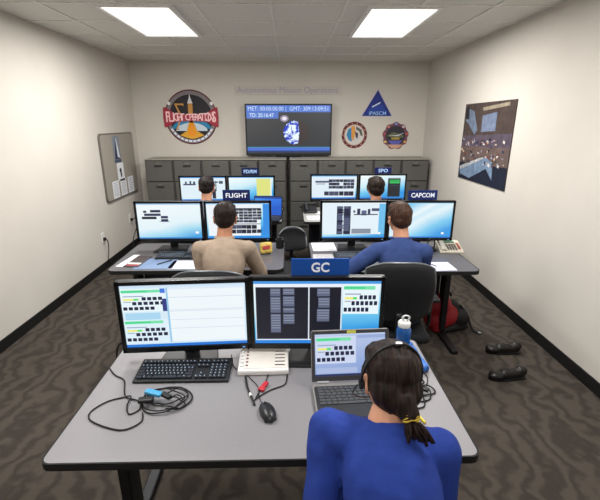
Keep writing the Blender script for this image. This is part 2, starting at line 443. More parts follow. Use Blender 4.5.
# ------------------------------------------------------------------ signs
def sign(s, loc, w, h, rz, col, label, ts, tw=None, ink=(235, 240, 250)):
    T = thing('name_sign', label, 'sign', loc, rz)
    MB().box((0, 0, h/2), (w, .006, h)).build('plate', mat('plate_%d_%d_%d' % col, col, .35, var=.04), T, bev=.0015)
    c = MB()
    for sx in (-.3, .3): c.box((sx*w, .012, .004), (.02, .018, .008)); c.box((sx*w, .006, -.0), (.02, .006, .03))
    c.build('clip', black, T)
    text('lettering', s, ts, mat('sign_ink_%d' % ink[0], ink, .5, var=.0, emit=.15), T, (0, -.0038, h*.47), bold=.0012*ts/.05, width=tw)
    return T
sign('GC', (.132, 1.722, 1.178), .262, .083, 0, (22, 84, 176), 'bright blue desk sign reading GC on top of the nearest right monitor', .062, .082)
sign('FLIGHT', (-.468, 3.50, 1.197), .235, .095, 0, (20, 36, 92), 'navy sign reading FLIGHT above the khaki-shirted man', .054, .185)
sign('CAPCOM', (1.155, 3.50, 1.197), .255, .085, 0, (20, 40, 104), 'navy sign reading CAPCOM above the streaked wallpaper monitor', .054, .205)
sign('FD/RM', (-.50, 5.13, 1.218), .215, .092, 0, (16, 26, 66), 'small navy sign above the yellow-panel monitor in the left back row', .06, .16, (150, 180, 220))
sign('SPO', (1.163, 5.13, 1.233), .21, .075, 0, (14, 24, 80), 'small navy sign above the green-block monitor in the right back row', .06, .12, (150, 180, 220))

# ------------------------------------------------------------------ desks
topm = mat('desk_laminate', (132, 130, 134), .42, var=.05, scale=220, spec=.5)
top2 = mat('desk_laminate_dark', (92, 92, 97), .28, var=.05, scale=200, spec=.6)
top3 = mat('desk_laminate_light', (150, 150, 148), .4, var=.05, scale=200)
def desk(x0, x1, y0, y1, label, tm, group, r=.04, panel=True):
    T = thing('desk', label, 'desk', ((x0+x1)/2, (y0+y1)/2, 0), group=group)
    w, d = x1-x0, y1-y0
    MB().prism(rrect(-w/2+.004, -d/2+.004, w/2-.004, d/2-.004, r), .735, .76, 'XY').build('tabletop', tm, T)
    e = MB(); P = [(a, b, .7465) for a, b in rrect(-w/2, -d/2, w/2, d/2, r+.004)]
    n = len(P)
    inn = rrect(-w/2+.006, -d/2+.006, w/2-.006, d/2-.006, r)
    for i in range(n):
        a, b = P[i], P[(i+1) % n]; ai, bi = inn[i], inn[(i+1) % n]
        for z0, z1, flip in ((.732, .7605, 0),):
            v = [e.bm.verts.new(q) for q in ((a[0], a[1], z0), (b[0], b[1], z0), (b[0], b[1], z1), (a[0], a[1], z1), (ai[0], ai[1], z0), (bi[0], bi[1], z0), (bi[0], bi[1], z1), (ai[0], ai[1], z1))]
            for f in ((0, 1, 2, 3), (4, 7, 6, 5), (3, 2, 6, 7), (0, 4, 5, 1)): e.bm.faces.new([v[k] for k in f])
    e.build('edge_band', rubber, T)
    for sx in (-1, 1):
        l = MB(); l.box((sx*(w/2-.10), 0, .395), (.05, .11, .67), bev=.006); l.box((sx*(w/2-.10), 0, .0175), (.06, d-.12, .035), bev=.008); l.box((sx*(w/2-.10), 0, .722), (.06, d-.18, .024), bev=.003)
        l.build('leg', mat('desk_leg_black', (30, 31, 34), .4, .4), T)
    if panel: MB().box((0, .06, .53), (w-.26, .018, .39), bev=.003).build('modesty_panel', mat('navy_panel', (28, 31, 46), .5), T)
    return T
desk(-.845, .645, 1.09, 1.875, 'nearest desk, light grey top holding two large monitors and a laptop', topm, 'desks', .03)
desk(-1.42, -.055, 2.94, 3.70, 'middle row desk on the left where the man in khaki works', top2, 'desks', .06)
desk(.165, 1.455, 2.87, 3.70, 'middle row desk on the right where the man in blue shirt works', top2, 'desks', .05)
desk(-1.42, -.10, 4.52, 5.36, 'back row desk on the left under the yellow-panel monitor', top3, 'desks', .05)
desk(.15, 1.5, 4.52, 5.36, 'back row desk on the right under the green-block monitor', top3, 'desks', .05)

# ------------------------------------------------------------------ chairs
fab = mat('black_fabric', (26, 27, 31), .9, var=.15, scale=200, bump=.2)
mesh_f = mat('grey_mesh', (34, 36, 42), .8, var=.15, scale=200, bump=.2)
rimm = mat('dark_silver_rim', (104, 108, 112), .35, .5)
def curved_panel(w, z0, z1, th, depth, name, mt, T, taper=.92, y=0, round_=.055, nx=14, nz=12):
    """a gently curved, round-cornered back panel (concave towards +Y)"""
    bm = bmesh.new()
    def pt(i, j, s):
        u = -1+2*i/nx; v = j/nz
        ww = w/2*(taper+(1-taper)*math.sin(PI*min(1, .15+v*.85)))
        X = u*ww; Zz = z0+(z1-z0)*v
        if v > .5: Zz -= round_*abs(u)**3*((v-.5)*2)
        else: Zz += round_*.7*abs(u)**3*(1-v*2)
        Y = y+depth*u*u+.03*math.cos(v*PI*1.2)-s*th/2*(1-.5*abs(u)**4)
        return (X, Y, Zz)
    G = {}
    for s in (-1, 1):
        for i in range(nx+1):
            for j in range(nz+1): G[s, i, j] = bm.verts.new(pt(i, j, s))
    for s in (-1, 1):
        for i in range(nx):
            for j in range(nz): bm.faces.new((G[s, i, j], G[s, i+1, j], G[s, i+1, j+1], G[s, i, j+1]))
    for i in range(nx):
        for j in (0, nz): bm.faces.new((G[-1, i, j], G[1, i, j], G[1, i+1, j], G[-1, i+1, j]))
    for j in range(nz):
        for i in (0, nx): bm.faces.new((G[-1, i, j], G[1, i, j], G[1, i, j+1], G[-1, i, j+1]))
    m = MB(); m.bm.free(); m.bm = bm
    edge = [pt(0, j, 0) for j in range(nz+1)]+[pt(i, nz, 0) for i in range(1, nx+1)]+[pt(nx, j, 0) for j in range(nz-1, -1, -1)]
    o = m.build(name, mt, T, smooth='all', sub=1)
    return o, edge
def office_chair(label, seat_z=.46, top=1.0, bw=.47):
    T = thing('office_chair', label, 'office chair')
    s = MB(); s.box((0, .02, seat_z-.035), (.49, .48, .07), bev=.032, seg=4); s.build('seat', fab, T, smooth=True)
    b, e = curved_panel(bw, seat_z+.10, top, .05, .055, 'backrest', fab, T, y=-.25)
    rm = MB(); rm.tube(e, .009, 8, 1); rm.build('rim', rimm, b, smooth='all')
    sp = MB(); sp.tube([(0, -.0, seat_z-.08), (0, -.2, seat_z-.09), (0, -.285, seat_z-.02), (0, -.28, seat_z+.2)], .022, 10); sp.build('back_bracket', black, T, smooth='all')
    for sx in (-1, 1):
        a = MB(); a.tube([(sx*.2, .0, seat_z-.06), (sx*.275, .0, seat_z-.04), (sx*.285, .0, seat_z+.06), (sx*.285, .0, seat_z+.19)], .014, 8)
        a.box((sx*.285, .02, seat_z+.205), (.07, .25, .03), bev=.012, seg=3); a.build('armrest', black, T, smooth=True)
    c = MB(); c.frustum((0, 0, .09), .032, (0, 0, .27), .032); c.frustum((0, 0, .27), .016, (0, 0, seat_z-.07), .016); c.box((0, 0, seat_z-.085), (.2, .24, .03), bev=.006); c.build('gas_column', black, T, smooth=True)
    for k in range(5):
        t_ = 2*PI*k/5+.3; dx, dy = math.cos(t_), math.sin(t_)
        l = MB(); l.frustum((0, 0, .115), .028, (dx*.29, dy*.29, .075), .015); L_ = l.build('base_leg', black, T, smooth=True)
        q = MB(); q.frustum((dx*.29, dy*.29, .03), .009, (dx*.29, dy*.29, .075), .009)
        for s_ in (-1, 1):
            cxx, cyy = dx*.29-dy*.012*s_, dy*.29+dx*.012*s_
            q.frustum((cxx-dy*.009, cyy+dx*.009, .028), .027, (cxx+dy*.009, cyy-dx*.009, .028), .027)
        q.build('caster', rubber, L_, smooth=True)
    return T
ch = office_chair('black office chair holding the man in blue shirt')
ch.location = (.715, 2.66, 0); ch.rotation_euler.z = -.05
for lab, x, y, rz in (('black office chair holding the man in khaki shirt', -.50, 2.54, 0),
                      ('black office chair of the leftmost back row worker', -.90, 4.0, 0),
                      ('black office chair of the right back row worker', .91, 4.0, 0),
                      ('black office chair of the woman wearing a headset', .28, .62, 0)):
    o = copy_tree(ch); o.location = (x, y, 0); o.rotation_euler.z = rz; o['label'] = lab
o = office_chair('empty low black chair standing in the middle aisle', .42, .77, .30); o.location = (.06, 3.98, 0); o.rotation_euler.z = PI+.2
for o in bpy.data.objects:
    if o.name.startswith('office_chair'): o['group'] = 'black office chairs'

# ------------------------------------------------------------------ people
def evaluate(mb, name, mats, parent, voxel, smooth_it=4, disp=None, loc=(0, 0, 0)):
    """fuse the overlapping volumes of mb into one continuous skin"""
    me = bpy.data.meshes.new(name); mb.bm.to_mesh(me); mb.bm.free()
    o = bpy.data.objects.new(name, me); C.objects.link(o)
    r = o.modifiers.new('r', 'REMESH'); r.mode = 'VOXEL'; r.voxel_size = voxel; r.adaptivity = 0
    if smooth_it:
        s = o.modifiers.new('s', 'SMOOTH'); s.iterations = smooth_it; s.factor = .6
    dg = bpy.context.evaluated_depsgraph_get()
    m2 = bpy.data.meshes.new_from_object(o.evaluated_get(dg))
    bpy.data.objects.remove(o)
    if disp:
        m2.update()
        nr = [v.normal.copy() for v in m2.vertices]
        for v, n in zip(m2.vertices, nr): v.co = v.co + n*disp(v.co, n)
    m2.materials.clear()
    for m in (mats if isinstance(mats, list) else [mats]): m2.materials.append(m)
    for p in m2.polygons: p.use_smooth = True
    o = bpy.data.objects.new(name, m2); C.objects.link(o); o.location = loc
    if parent: o.parent = parent
    return o

def elbow(S, W, l1, l2, hint):
    d = W-S; D = min(d.length, l1+l2-.01); u = d.normalized()
    a = (l1*l1-l2*l2+D*D)/(2*D); h = math.sqrt(max(0, l1*l1-a*a))
    hv = hint-u*hint.dot(u); hv.normalize()
    return S+u*a+hv*h

def hand_blobs(m, W, d, n, thumb, curl=.5, s=1.0):
    """wrist W, finger direction d, back-of-hand normal n, thumb = unit vector to the thumb side"""
    d = d.normalized(); n = (n-d*n.dot(d)).normalized(); t = thumb-d*thumb.dot(d)-n*thumb.dot(n); t.normalize()
    m.cap(W-d*.02, .026*s, W+d*.015, .022*s, 12)
    off = (.030, .010, -.010, -.028); ln = (.072, .080, .075, .060)
    for o_, L in zip(off, ln):
        K = W+d*(.088-abs(o_)*.25)*s+t*o_*s+n*.004
        m.cap(W+t*o_*.5*s+d*.012, .016*s, K, .0125*s, 10)
        a = 0; P = K; r = .0092*s
        for q, f in enumerate((.44, .32, .24)):
            a += curl*(.55, .75, .5)[q]
            nd = d*math.cos(a)-n*math.sin(a)
            E_ = P+nd*L*f*s
            m.cap(P, r, E_, r*.9, 10); P = E_; r *= .93
    T0 = W+d*.022*s+t*.022*s-n*.004
    T1 = W+d*.052*s+t*.052*s-n*.012
    T2 = T1+(d*.8+t*.35-n*.25).normalized()*.032*s
    T3 = T2+(d*.95+t*.0-n*.25).normalized()*.026*s
    m.cap(T0, .0155*s, T1, .0115*s, 10); m.cap(T1, .0112*s, T2, .0102*s, 10); m.cap(T2, .010*s, T3, .009*s, 10)

def head_mat(yaw, pitch, roll): return (Euler((0, 0, yaw)).to_matrix() @ Euler((pitch, 0, 0)).to_matrix() @ Euler((0, roll, 0)).to_matrix())

def person(label, hip, head, neck, Ls, Rs, Lw, Rw, hrot, shirt, sleeve, skinm, hair, trousers, scale=1.0, hints=None, collar=False, feet_y=.42, extra=None, hd=None, coll_m=None):
    O = V((hip[0], hip[1], 0))
    L = lambda p: V(p)-O
    hip, head, neck, Ls, Rs, Lw, Rw = (L(p) for p in (hip, head, neck, Ls, Rs, Lw, Rw))
    H = head_mat(*hrot); hp = lambda x, y, z: head+H @ (V((x, y, z))*scale)
    body = MB()
    # head
    E3 = lambda c, r, rot=None: body.ell(hp(*c), [q*scale for q in r], H if rot is None else H @ Euler(rot).to_matrix())
    E3((0, -.012, .028), (.074, .094, .086)); E3((0, .025, -.02), (.066, .068, .082)); E3((0, .035, -.055), (.053, .052, .052))
    E3((0, .062, -.088), (.024, .02, .018)); E3((0, .07, .03), (.052, .022, .02)); E3((0, .066, .012), (.05, .018, .016))
    body.cap(hp(0, .086, .004), .009, hp(0, .106, -.030), .012, 10); E3((.010, .096, -.034), (.009, .010, .008)); E3((-.010, .096, -.034), (.009, .010, .008))
    E3((0, .083, -.058), (.024, .010, .0055)); E3((0, .081, -.067), (.020, .010, .006))
    for s in (-1, 1):
        E3((s*.043, .058, -.03), (.022, .022, .022)); E3((s*.03, .084, .024), (.019, .007, .0055))
        E3((s*.077, -.008, -.012), (.007, .019, .031), (-.15, 0, s*.35)); E3((s*.082, -.014, .008), (.008, .014, .014)); E3((s*.078, -.003, -.036), (.007, .009, .010))
    # neck and trunk
    body.cap(hp(0, -.022, -.06), .053*scale, neck, .058*scale); body.cap(neck, .058*scale, neck+V((0, -.02, -.08)), .07*scale)
    up = (neck-hip).normalized(); mid = lambda t: hip+(neck-hip)*t
    side = (Rs-Ls).normalized(); fwd = up.cross(side)*-1
    if fwd.y < 0: fwd = -fwd
    M = Matrix((side, fwd, up)).transposed()
    sw = (Rs-Ls).length/2
    body.ell(mid(.05), (.15, .105, .12), M); body.ell(mid(.35), (.125, .09, .15), M); body.ell(mid(.68), (sw*.78, .105, .17), M)
    for S in (Ls, Rs): body.cap(mid(.88), .06, S+(mid(.8)-S)*.12, .05)
    arms = []
    hints = hints or (V((-.6, -.3, -.8)), V((.6, -.3, -.8)))
    for S, W, hn, th in ((Ls, Lw, hints[0], V((1, 0, 0))), (Rs, Rw, hints[1], V((-1, 0, 0)))):
        Eb = elbow(S, W, .29*scale, .255*scale, hn)
        body.cap(S, .048*scale, Eb, .039*scale); body.cap(Eb, .038*scale, Eb+(W-Eb)*.35, .04*scale); body.cap(Eb+(W-Eb)*.35, .04*scale, W, .025*scale)
        d = (W-Eb); d.z = min(d.z, 0)*.3; d.x *= .6; d.normalize()
        hand_blobs(body, W, d, V((0, 0, 1)), th, .55, scale*.98)
        arms.append((S, Eb, W))
    legs = []
    for s in (-1, 1):
        hj = hip+V((s*.09, .02, -.02)); kn = V((s*.13+hip.x, hip.y+.43, .50)); an = V((s*.13+hip.x, hip.y+feet_y, .10)); toe = an+V((s*.02, .14, -.055))
        body.cap(hj, .08, kn, .052); body.cap(kn, .05, an, .036); body.cap(an+V((0, -.01, -.02)), .036, toe, .028)
        legs.append((hj, kn, an, toe))
    body_o = evaluate(body, 'person', skinm, None, .0048, 3)
    body_o.location = O; tag(body_o, label, 'person')
    # eyes
    for s in (-1, 1):
        e = MB(); e.ell(hp(s*.03, .0755, .009), (.0120,)*3); e.mi = 1; e.ell(hp(s*.03, .0815, .009), (.0068,)*3)
        e.build('eye', [white, mat('iris', (50, 36, 28), .3)], body_o, smooth='all')
    # shirt
    sh = MB(); g_ = .014
    sh.ell(mid(.04)+V((0, 0, .0)), (.165, .125, .12), M); sh.ell(mid(.35), (.148, .115, .18), M); sh.ell(mid(.68), (sw*.88, .125, .19), M); sh.ell(mid(.84), (sw*.80, .1, .085), M)
    sh.cap(neck+V((0, 0, -.030)), .070*scale, mid(.86), .1)
    for (S, Eb, W) in arms:
        sh.cap(mid(.87), .075, S+(mid(.8)-S)*.1, .066)
        if sleeve == 'long':
            sh.cap(S, .064, Eb, .053); sh.cap(Eb, .053, Eb+(W-Eb)*.9, .036)
        else:
            sh.cap(S, .066, S+(Eb-S)*.9, .062)
    def wr(co, n):
        return .0055*noise.noise(co*9+V((0, 0, 3)))+.003*noise.noise(V((co.x*30, co.y*30, co.z*9)))
    shirt_o = evaluate(sh, 'shirt', shirt, body_o, .007, 5, wr)
    if coll_m:
        c = MB(); P = []
        for k in range(19):
            a = PI*.12+PI*1.76*k/18+PI/2
            P.append(neck+V((math.cos(a)*.064*scale, math.sin(a)*.062*scale+.002, .006+.010*math.sin(a)*-1)))
        c.tube(P, .011, 8, 2); c.build('collar', coll_m, shirt_o, smooth='all')
    # trousers, shoes
    tr = MB(); tr.ell(hip+V((0, 0, -.02)), (.172, .14, .10)); 
    for hj, kn, an, toe in legs: tr.cap(hj, .098, kn, .068); tr.cap(kn, .066, an+V((0, 0, .0)), .056)
    evaluate(tr, 'trousers', trousers, body_o, .010, 3, lambda co, n: .004*noise.noise(co*12))
    for hj, kn, an, toe in legs:
        q = MB(); q.cap(an+V((0, -.03, -.055)), .046, toe+V((0, .02, .0)), .042); q.ell(an+V((0, -.01, -.02)), (.046, .055, .05))
        q.box((an.x+.01, an.y+.05, .012), (.085, .27, .022), bev=.01)
        evaluate(q, 'shoe', mat('black_shoe', (22, 20, 20), .4), body_o, .007, 2)
    # hair
    hb = MB(); E4 = lambda c, r, rot=None: hb.ell(hp(*c), [q*scale for q in r], H if rot is None else H @ Euler(rot).to_matrix())
    def hd_(co, n):
        q = H.inverted() @ (co-head)
        st = noise.noise(V((q.x*70, q.y*22, q.z*22)))*.0035 + noise.noise(q*28)*.004
        if q.y > .045 and q.z < .055: return -.03
        return st
    if hair[0] == 'short':
        E4((0, -.022, .036), (.084, .096, .088)); E4((0, -.046, -.006), (.072, .068, .070)); E4((0, .018, .075), (.070, .078, .047))
        for s in (-1, 1): E4((s*.073, .005, .022), (.012, .035, .030))
    elif hair[0] == 'full':
        E4((0, -.022, .038), (.092, .104, .094)); E4((0, -.052, -.012), (.080, .070, .072)); E4((0, .018, .075), (.078, .08, .053))
        for s in (-1, 1): E4((s*.075, -.002, .012), (.018, .040, .045))
    else:
        E4((0, -.022, .034), (.087, .103, .092)); E4((0, -.052, -.020), (.080, .066, .076)); E4((0, .020, .072), (.073, .08, .05))
        for s in (-1, 1): E4((s*.072, .004, .008), (.016, .042, .045))
        hb.cap(hp(.004, -.092, -.045), .038, hp(.018, -.108, -.082), .028)
    hair_o = evaluate(hb, 'hair', hair[1], body_o, .0042, 2, hd_)
    return body_o, hp, H, hair_o, arms

def hairmat(name, c, c2):
    m = bpy.data.materials.new(name); m.use_nodes = True; nt = m.node_tree; b = nt.nodes['Principled BSDF']
    tc = nt.nodes.new('ShaderNodeTexCoord'); mp = nt.nodes.new('ShaderNodeMapping'); mp.inputs['Scale'].default_value = (160, 30, 12)
    n = nt.nodes.new('ShaderNodeTexNoise'); n.inputs['Scale'].default_value = 1; n.inputs['Detail'].default_value = 4
    nt.links.new(tc.outputs['Object'], mp.inputs['Vector']); nt.links.new(mp.outputs['Vector'], n.inputs['Vector'])
    r = nt.nodes.new('ShaderNodeValToRGB'); r.color_ramp.elements[0].position = .35; r.color_ramp.elements[1].position = .7
    r.color_ramp.elements[0].color = lin(c)+(1,); r.color_ramp.elements[1].color = lin(c2)+(1,)
    nt.links.new(n.outputs['Fac'], r.inputs['Fac']); nt.links.new(r.outputs['Color'], b.inputs['Base Color'])
    bp = nt.nodes.new('ShaderNodeBump'); bp.inputs['Strength'].default_value = .6; bp.inputs['Distance'].default_value = .004
    nt.links.new(n.outputs['Fac'], bp.inputs['Height']); nt.links.new(bp.outputs['Normal'], b.inputs['Normal'])
    b.inputs['Roughness'].default_value = .5; b.inputs['Specular IOR Level'].default_value = .15
    return m
h_dark = hairmat('hair_dark_brown', (20, 15, 14), (50, 37, 32))
h_brown = hairmat('hair_brown', (44, 31, 26), (80, 56, 44))
h_blk = hairmat('hair_black', (20, 16, 18), (44, 36, 36))
khaki = mat('khaki_cotton', (158, 141, 125), .9, var=.09, scale=14, bump=.5, spec=.15)
bluec = mat('blue_cotton', (50, 68, 116), .9, var=.12, scale=14, bump=.5, spec=.2)
royal = mat('royal_blue_cotton', (40, 62, 142), .9, var=.12, scale=14, bump=.5, spec=.2)
jeans = mat('dark_trousers', (38, 40, 52), .9, var=.1, scale=60)
tan = mat('tan_trousers', (120, 106, 84), .9, var=.08, scale=60)

person('man in a khaki long-sleeved shirt seated at the left middle desk', (-.48, 2.60, .56), (-.478, 2.92, 1.175), (-.485, 2.87, 1.035), (-.660, 2.84, .962), (-.312, 2.84, .962),
       (-.60, 3.08, .80), (-.40, 3.13, .80), (.0, -.15, .03), khaki, 'long', skin2, ('short', h_dark), tan,
       hints=(V((-.05, -.3, -.9)), V((.6, -.1, -.8))), coll_m=khaki)
person('man in a blue short-sleeved shirt seated at the right middle desk', (.76, 2.62, .56), (.79, 2.87, 1.18), (.80, 2.82, 1.035), (.625, 2.81, .945), (.965, 2.78, .945),
       (.53, 3.0, .79), (.90, 3.08, .80), (.15, -.12, -.03), bluec, 'short', skin, ('short', h_brown), jeans,
       hints=(V((-.9, -.3, -.5)), V((.2, -.5, -.8))), coll_m=bluec)
person('person with full dark hair at the left back desk, facing the white schematic', (-.90, 4.05, .56), (-.893, 4.36, 1.185), (-.895, 4.31, 1.04), (-1.08, 4.28, .96), (-.71, 4.28, .96),
       (-1.02, 4.66, .80), (-.76, 4.68, .80), (0, -.15, 0), mat('grey_cotton', (96, 100, 110), .9), 'short', skin, ('short', h_blk), jeans)
person('person with brown hair at the right back desk, facing the green-block monitor', (.91, 4.05, .56), (.905, 4.30, 1.175), (.91, 4.26, 1.03), (.73, 4.23, .95), (1.09, 4.23, .95),
       (.82, 4.66, .80), (1.02, 4.68, .80), (.1, -.15, 0), mat('slate_cotton', (60, 66, 84), .9), 'short', skin, ('full', h_dark), jeans)
wo, whp, WH, whair, warms = person('woman in a royal blue top, dark hair tied back, leaning over the laptop', (.28, .66, .56), (.308, 1.085, 1.075), (.285, 1.01, .97), (.115, 1.045, .925), (.44, .975, .90),
       (.20, 1.09, .795), (.36, 1.09, .795), (.10, -.46, .06), royal, 'long', skin, ('tied', h_dark), jeans, scale=1.0,
       hints=(V((-.3, -.6, -.7)), V((.3, -.6, -.7))), coll_m=None)
# ponytail and hair tie
pt = MB()
rr = random.Random(11)
tie = whp(.018, -.112, -.09)
for k in range(26):
    a = rr.uniform(0, 2*PI); r0 = rr.uniform(0, .02)
    o0 = V((math.cos(a)*r0, math.sin(a)*r0*.7, 0))
    pt.tube([tie+o0*.6+WH @ V((0, .03, .03)), tie+o0*.6, tie+o0*1.5+WH @ V((.008, -.010, -.028)), tie+o0*1.8+WH @ V((.018+rr.uniform(-.014, .014), -.002, -.045-rr.uniform(0, .03)))], .0048, 6, 4)
pt.build('ponytail', h_dark, wo, smooth='all')
tt = MB()
for k in range(3): tt.tube([tie+WH @ V((math.cos(a)*.023, math.sin(a)*.02, -.004+.006*k+.004*math.sin(3*a+k))) for a in [2*PI*i/14 for i in range(15)]], .003, 6, 1)
tt.build('hair_tie', mat('mustard_elastic', (200, 170, 60), .7), wo, smooth='all')
# headset
hs = thing('headset', 'thin black headset worn over the woman\'s dark hair', 'headset', tuple(wo.location))
hbnd = MB(); P = []
for k in range(25):
    a = -PI*.06+PI*1.12*k/24
    P.append(whp(math.cos(a)*.096, -.008-.078*math.sin(a), -.005+math.sin(a)*.118))
hbnd.tube(P, .0042, 8, 2); hbnd.build('headband', black, hs, smooth='all')
for s in (-1, 1):
    ep = MB(); a0 = whp(s*.089, .002, -.012); a1 = whp(s*.098, .002, -.012)
    ep.frustum(a0, .018, a1, .014, 20); ep.build('ear_pad', fab, hs, smooth=True)
mc = MB(); mc.tube([whp(-.105, 0, -.015), whp(-.108, .05, -.05), whp(-.06, .115, -.075), whp(-.03, .125, -.075)], .0025, 6); mc.ell(whp(-.028, .125, -.075), (.007,)*3); mc.build('microphone', black, hs, smooth='all')
MB().box(whp(.0, -.088, .115), (.022, .012, .007), bev=.002).build('band_highlight', silver, hs)  # highlight on the headband, put in as a small silver block

# ------------------------------------------------------------------ nearest desk
def sit(mb, **k): return mb
# keyboards
keym = mat('key_black', (38, 42, 52), .5, var=.1, scale=80)
kbase = mat('keyboard_body', (22, 24, 28), .5)
inkm = mat('key_legend', (150, 170, 190), .6)
def keyboard(loc, rz, label, w=.445, d=.15, numpad=True):
    T = thing('keyboard', label, 'keyboard', loc, rz, 'computer keyboards')
    b = MB(); b.prism([(-d/2, 0), (d/2, 0), (d/2, .024), (-d/2, .012)], -w/2, w/2, 'YZ'); b.build('body', kbase, T, bev=.003)
    k = MB(); l = MB()
    rx = math.atan(.012/d); kw = .0188
    def zk(y): return .012+(y+d/2)*.012/d
    rows = [(-.058, [1.4, 1.1, 1.3, 6, 1.3, 1, 1.4]), (-.039, [2.2]+[1]*10+[2.3]), (-.020, [1.7]+[1]*11+[1.8]), (-.001, [1.5]+[1]*12+[1]), (.018, [1]*13+[1.5]), (.046, [1, .5, 1, 1, 1, 1, .4, 1, 1, 1, 1, .3, 1, 1, 1, 1])]
    for y, ws in rows:
        x = -w/2+.012; tot = sum(ws); f = (w-.173)/tot
        for j, q in enumerate(ws):
            if not (y > .04 and q < .9):
                k.box((x+q*f/2, y, zk(y)+.004), (q*f-.0028, .0158, .009), (rx, 0, 0), bev=.0018, seg=1)
                if q < 1.2: l.box((x+q*f/2-.002, y+.002, zk(y)+.0088), (.005, .005, .0006), (rx, 0, 0))
            x += q*f
    if numpad:
        for y in (-.058, -.039, -.020, -.001, .018, .046):
            for i in range(7):
                if i < 3 and y in (-.020, -.001) and y == -.001: continue
                if i < 3 and y == -.020: continue
                if i in (0, 2) and y == -.039: continue
                x = w/2-.143+i*.0188+(.006 if i > 2 else 0)
                if x > w/2-.012: continue
                k.box((x, y, zk(y)+.004), (.0162, .0158, .009), (rx, 0, 0), bev=.0018, seg=1)
                l.box((x-.002, y+.002, zk(y)+.0088), (.005, .005, .0006), (rx, 0, 0))
    kk = k.build('keys', keym, T); l.build('key_lettering', inkm, kk)
    return T
Z = .7605
keyboard((-.484, 1.603, Z), .0, 'full-size black keyboard below the nearest left monitor', .415, .16)
keyboard((-.93, 3.28, Z), 0, 'black keyboard on the left middle desk', .40, .14)
keyboard((.56, 3.24, Z), 0, 'black keyboard on the right middle desk beside the blue-shirted man', .40, .14)
# mice
def mouse(loc, rz, label, cable=None):
    T = thing('computer_mouse', label, 'mouse', loc, rz, 'computer mice')
    m = MB(); m.ell((0, 0, .012), (.031, .056, .024)); m.box((0, 0, .004), (.05, .09, .008), bev=.003)
    b = evaluate(m, 'body', mat('mouse_shell', (32, 34, 38), .35), T, .003, 3, lambda c, n: 0)
    MB().box((0, .03, .0345), (.006, .014, .006), (-.25, 0, 0), bev=.0025).build('scroll_wheel', rubber, T)
    if cable: q = MB(); q.tube(cable, .0019, 6); q.build('cable', rubber, T, smooth='all')
    return T
mouse((-.095, 1.315, Z), .35, 'black mouse on the nearest desk in front of the white control box', [(0, .05, .012), (-.005, .075, .008), (.0, .12, .003), (.012, .18, .003), (.0, .235, .003), (-.01, .27, .003), (-.05, .36, .003), (-.04, .47, .003)])
mouse((-.55, 3.22, Z), 0, 'black mouse on the left middle desk', [(0, .05, .012), (.01, .12, .003), (-.02, .25, .003), (0, .36, .003)])
mouse((1.06, 3.22, Z), 0, 'black mouse on the right middle desk', [(0, .05, .012), (.01, .12, .003), (-.02, .25, .003), (0, .36, .003)])

# white control box with label strips
T = thing('control_box', 'white sloping control box with printed rows between keyboard and laptop', 'control box', (-.130, 1.675, Z), .02)
cream = mat('cream_plastic', (240, 238, 236), .5, var=.02)
b = MB(); b.prism([(-.105, 0), (.105, 0), (.105, .052), (-.105, .026)], -.114, .114, 'YZ'); b.build('case', cream, T, bev=.007)
sl = math.atan(.026/.21)
def on_slope(x, y): return (x, y, .0268+(y+.105)*.026/.21)
f = MB(); c0 = on_slope(.008, .0); f.box((c0[0], c0[1], c0[2]+.0003), (.192, .18, .0016), (sl, 0, 0)); f.build('label_card', mat('card_cream', (236, 230, 222), .7, var=.02), T)
k = MB(); bt = MB(); ln = MB()
for r in range(7):
    y = .07-r*.0235
    c = on_slope(-.075, y); 
    k.box((c[0], c[1], c[2]+.0015), (.010, .009, .003), (sl, 0, 0))
    c = on_slope(-.098, y); bt.box((c[0], c[1], c[2]+.003), (.012, .014, .006), (sl, 0, 0), bev=.0015)
    if r > 0:
        c = on_slope(.075, y); ln.box((c[0], c[1], c[2]+.0015), (.045, .0055, .002), (sl, 0, 0))
c = on_slope(-.02, .08); ln.box((c[0], c[1], c[2]+.0015), (.10, .007, .002), (sl, 0, 0))
k.build('row_markers', mat('marker_ink', (120, 70, 96), .6), T); bt.build('buttons', cream, T); ln.build('printed_lines', mat('ink_grey', (60, 58, 64), .7), T)
# cords with red clip
T = thing('cord', 'thin black cord with a red clip running in front of the white control box', 'cord', (0, 0, Z))
q = MB(); q.tube([(-.02, 1.575, .004), (-.03, 1.50, .004), (-.085, 1.465, .004), (-.125, 1.43, .004), (-.15, 1.40, .004), (-.155, 1.385, .004)], .0028, 6)
q.tube([(-.105, 1.575, .004), (-.115, 1.52, .004), (-.135, 1.46, .004), (-.15, 1.40, .004)], .0026, 6); q.build('wire', rubber, T, smooth='all')
q = MB(); q.box((-.118, 1.485, .009), (.020, .05, .014), (0, 0, -.45), bev=.004); q.box((-.128, 1.462, .008), (.028, .016, .012), (0, 0, -.45), bev=.003); q.build('clip', mat('red_plastic', (190, 44, 60), .4), T)
T = thing('cord', 'short thick black cord left of the red-clipped cord', 'cord', (0, 0, Z))
q = MB(); q.tube([(-.205, 1.555, .006), (-.192, 1.49, .006), (-.172, 1.43, .006), (-.155, 1.385, .006), (-.15, 1.365, .006)], .0048, 8); q.build('wire', black, T, smooth='all')
q = MB(); q.frustum((-.174, 1.437, .0065), .006, (-.168, 1.42, .0065), .006, 8); q.build('band', white, T)

